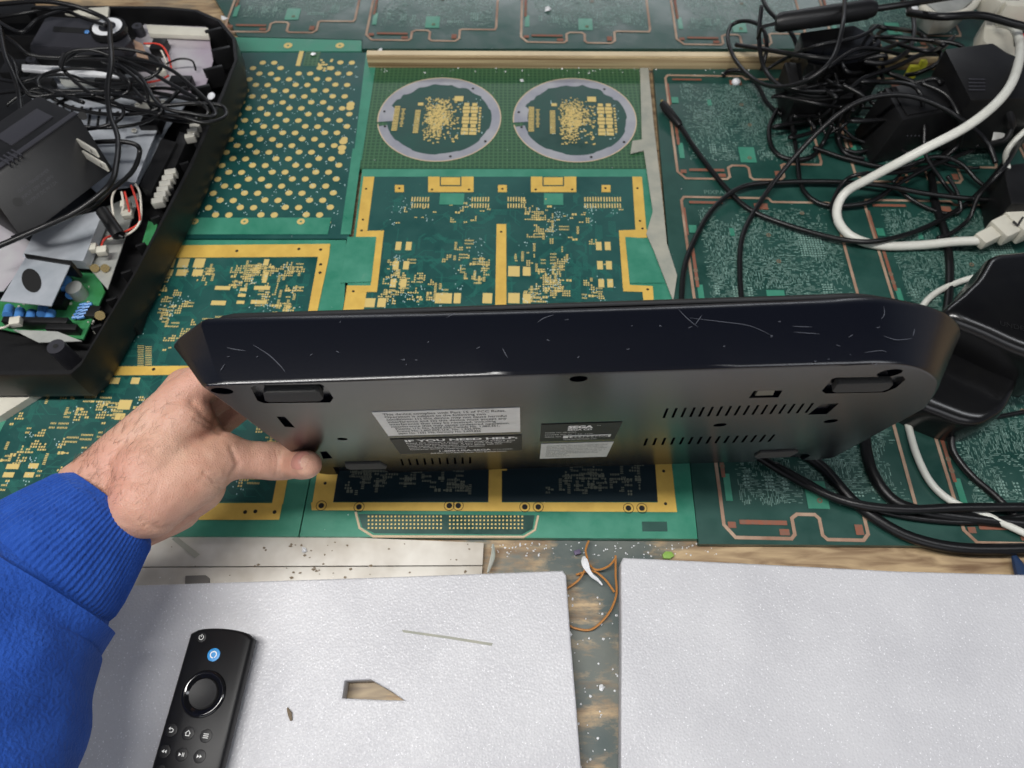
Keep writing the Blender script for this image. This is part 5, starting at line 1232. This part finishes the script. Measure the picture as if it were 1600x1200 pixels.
bc('black cable hooked around the right end of the pile', [(1350, 96, .07), (1385, 98, .07), (1418, 80, .06), (1428, 50, .05), (1424, 20, .05), (1400, -15, .05)], .0028)
bc('thin black cable running along the front of the pile', [(1195, 110, .03), (1230, 90, .05), (1275, 72, .085), (1340, 58, .09), (1372, 40, .09)], .0020)
bc('thin black cable crossing down between the pile and the block adapter', [(1300, 100, .06), (1310, 140, .05), (1300, 190, .02), (1320, 215, .012), (1370, 220, .01), (1420, 240, .02)], .0020)
bc('thin black cable turning beside the block adapter', [(1350, 130, .05), (1410, 130, .07), (1437, 145, .075), (1444, 190, .05), (1446, 240, .03), (1470, 280, .012), (1490, 305, .01)], .0022)
bc('black cable snaking right below the thick white cable', [(1305, 345, .01), (1300, 320, .012), (1318, 285, .02), (1345, 272, .03), (1400, 270, .02), (1450, 260, .015), (1490, 230, .015), (1530, 228, .02)], .0022)
bc('thick black cord running down behind the glossy adapter', [(1455, 270, .008), (1462, 320, .007), (1478, 370, .007), (1484, 430, .006), (1476, 500, .006), (1450, 560, .006)], .0040)
bc('black cable sweeping from the small adapter down across the panels', [(1600, 210, .03), (1570, 260, .055), (1530, 305, .03), (1515, 340, .014), (1490, 362, .010), (1465, 372, .009)], .0022)
bc('black cable bent in a wide curve left of the pale connector', [(1400, 292, .010), (1430, 315, .008), (1470, 332, .008), (1500, 330, .01), (1495, 300, .02), (1480, 275, .03)], .0020)
bc('thick black cord leaving the underside at the right and curving to the lower right', [(1352, 640, .006), (1352, 690, .006), (1362, 735, .007), (1388, 775, .007), (1425, 795, .008), (1500, 808, .008), (1620, 820, .008)], .0048)
bc('black cable running from beneath the console to the bench front edge', [(1240, 700, .006), (1285, 730, .006), (1330, 780, .007), (1375, 815, .008), (1430, 842, .009), (1510, 857, .010), (1640, 856, .010)], .0046)
bc('black cable fanning out lowest of the bundle below the console', [(1180, 710, .006), (1225, 738, .006), (1290, 772, .010), (1350, 790, .016), (1420, 796, .018), (1500, 793, .018), (1640, 792, .016)], .0038)
bc('slim black cable between the bundle and the console', [(1210, 725, .007), (1260, 752, .006), (1320, 785, .008), (1380, 800, .008), (1450, 812, .008), (1530, 815, .008), (1640, 800, .008)], .0026)
bc('black cord dropping from the glossy adapter', [(1500, 664, .02), (1487, 685, .012), (1492, 710, .008), (1520, 745, .007), (1555, 775, .007), (1585, 805, .007), (1620, 840, .007)], .0030)
bc('thin black cable crossing the panels below the glossy adapter', [(1540, 655, .008), (1575, 648, .007), (1640, 636, .007)], .0020)

bc('black cable lying along the batten towards the rear adapter', [(1150, 70, .03), (1200, 78, .05), (1260, 88, .078), (1320, 92, .078), (1370, 80, .07), (1430, 62, .05), (1475, 70, .088)], .0026)
bc('black cable dipping from the handle tool to the flat adapter', [(1190, 10, .06), (1186, 60, .05), (1196, 110, .04), (1230, 140, .055), (1290, 150, .055), (1345, 135, .055)], .0026)
bc('black cable curling twice on the dark panel left of the block adapter', [(1320, 170, .02), (1308, 200, .01), (1312, 228, .009), (1340, 238, .009), (1368, 226, .01), (1366, 200, .015), (1340, 186, .03), (1318, 196, .03), (1310, 216, .016), (1322, 240, .012), (1350, 248, .01)], .0024)
bc('black cable stretched over the rear adapter to the right edge', [(1420, 20, .07), (1470, 26, .09), (1530, 24, .09), (1580, 36, .085), (1640, 52, .08)], .0042)
bc('black cable passing beneath the block adapter and rising at the right', [(1270, 230, .008), (1330, 250, .008), (1400, 262, .01), (1460, 245, .02), (1500, 255, .02), (1530, 285, .014), (1560, 300, .012)], .0024)
bc('black cable pressed between the two block adapters', [(1440, 130, .07), (1480, 150, .07), (1500, 190, .06), (1498, 225, .03), (1470, 250, .015)], .0026)
bc('thin black cable making a small arc above the plug cable', [(1395, 285, .012), (1420, 262, .014), (1455, 252, .014), (1500, 262, .012), (1530, 262, .014)], .0018)
rs = random.Random(5)
for k in range(9):
    cu, cv = rs.uniform(1215, 1420), rs.uniform(60, 235); n_ = rs.randint(7, 11); a0_ = rs.uniform(0, 6); ra = rs.uniform(28, 75); pts = []
    for q in range(n_):
        a = a0_ + q * rs.uniform(.6, 1.0); f = 1 + .35 * math.sin(q * 1.7 + k); pts.append((min(1530, cu + math.cos(a) * ra * f * 1.3 + q * 3), max(12, cv + math.sin(a) * ra * f * .62), (.03 + .055 * rs.random()) if cv < 150 else .008 + .02 * rs.random()))
    cable('thin black cable coiled inside the tangle over the adapters at the upper right', pts, rs.choice((.0018, .0021, .0024)), grp='loose cables coiled in the tangle')
for k in range(4):
    cu, cv = rs.uniform(60, 250), rs.uniform(90, 170); pts = []; a0_ = rs.uniform(0, 6); ra = rs.uniform(40, 70)
    for q in range(9): a = a0_ + q * .75; pts.append((cu + math.cos(a) * ra * 1.5, max(15, cv + math.sin(a) * ra * .5 + q * 1.5), .066 + .02 * rs.random()))
    cable('thin black cable looped among the cables on the opened console', pts, .0018, grp='loose cables looped on the opened console')
for i, (u, v, lb) in enumerate([(1415, 100, 'glossy clear glob of glue beside the yellow tip'), (1150, 128, 'white glob of glue on the copper patch of the first dark panel')]):
    o = MB(); o.sphere(T(u, v, .006), .0048, 8, (1.1, 1, .9)); tag(o.build('glue_glob', M['whiteglob'], None), lb, 'glue glob')
o = MB(); o.box(T(1441, 102, .02), yaw(.0035, 0), yaw(0, .004), (0, 0, .006)); o.box(T(1425, 112, .012), yaw(.006, 0), yaw(0, .003), (0, 0, .008)); tag(o.build('yellow_tip', M['yellow'], None, bevel=.001), 'small bright yellow plug tip in front of the batten\'s right end', 'plug')

# ------------------------------------------------------------------ small debris
OW = [[(920, 845, .002), (915, 860, .003), (918, 880, .004), (905, 905, .003), (885, 920, .002)], [(962, 868, .004), (962, 900, .002), (963, 930, .001), (950, 960, 0), (925, 983, 0), (900, 982, 0), (886, 975, 0)], [(915, 875, .004), (930, 890, .005), (950, 885, .004), (962, 872, .004)], [(900, 898, 0), (925, 892, .003), (945, 905, .003), (960, 925, .002)]]
o = MB()
for p in OW: o.tube(spline([T(*q) for q in p], 6), .0009, 6)
tag(o.build('copper_wire', M['orange_wire'], None), 'loop of thin orange copper wire in the gap between the foam sheets', 'wire')
o = MB(); o.tube(spline([T(912, 870, .008), T(916, 885, .009), T(924, 898, .007), T(934, 906, .004), T(941, 914, .002)], 4), [.0012, .002, .003, .0032, .003, .0024, .002, .0018, .0017, .0016, .0015, .0014, .0012, .001, .0009, .0008, .0006], 6); tag(o.build('tape_scrap', M['whiteglob'], None), 'twisted white scrap of tape hanging over the orange wire', 'tape')
o = MB(); o.prism(pxpoly([(1035, 866), (1040, 861), (1050, 862), (1054, 868), (1047, 873), (1037, 872)], .0), (0, 0, -.003)); tag(o.build('green_crumb', M['green_crumb'], None, bevel=.0005), 'bright green crumb at the top edge of the right foam sheet', 'crumb')
o = MB(); o.box(T(902, 863, 0), yaw(.0026, .0008), yaw(-.0006, .0018), (0, 0, .0012)); tag(o.build('violet_crumb', M['violet_crumb'], None, bevel=.0008), 'dark violet crumb left of the white tape scrap', 'crumb')
o = MB(); o.tube([T(1584, 868, .004), T(1592, 885, .004), T(1604, 930, .004)], [.002, .0045, .005], 10); tag(o.build('blue_stick', M['dark_blue'], None), 'dark blue plastic stick at the right edge above the foam', 'stick')
# grey dust and pale crumbs all over the bench
random.seed(21)
o = MB()
def crumb(u, v, h, s):
    c = T(u, v, h); pts = [c + V((math.cos(a) * s * random.uniform(.5, 1.2), math.sin(a) * s * random.uniform(.5, 1.2), random.uniform(0, s * .6))) for a in (0, 1.2, 2.4, 3.6, 4.8)]; tp = c + V((0, 0, s)); o.add(pts + [tp], [(0, 1, 5), (1, 2, 5), (2, 3, 5), (3, 4, 5), (4, 0, 5)])
for k in range(110): crumb(random.uniform(765, 1120), random.uniform(848, 872), -.004, random.uniform(.0003, .0010))
for k in range(50): crumb(random.uniform(886, 972), random.uniform(870, 1200), -.004, random.uniform(.0004, .0013))
for k in range(60): crumb(random.uniform(580, 1180), random.gauss(110, 4), BT, random.uniform(.0004, .0015))
for k in range(120): crumb(random.uniform(380, 1600), random.uniform(0, 840), BT, random.uniform(.0003, .0006))
for k in range(30): crumb(random.uniform(1030, 1500), random.uniform(20, 300), BT, random.uniform(.0005, .0011))
for k in range(60): crumb(random.uniform(180, 755), random.uniform(900, 918), .0, random.uniform(.0004, .0012))
for q in [(595, 80, BT, .0045), (490, 86, BT, .004), (690, 82, .016, .002), (857, 16, BT, .006), (815, 127, BT, .003), (350, 30, BT, .005), (476, 861, .002, .0035), (940, 1075, -.004, .003), (889, 992, -.004, .003)]: crumb(*q)
tag(o.build('dust_crumbs', M['whiteglob'], None, smooth=False), 'pale crumbs and dust scattered over the boards and bench front', 'debris', kind='stuff')
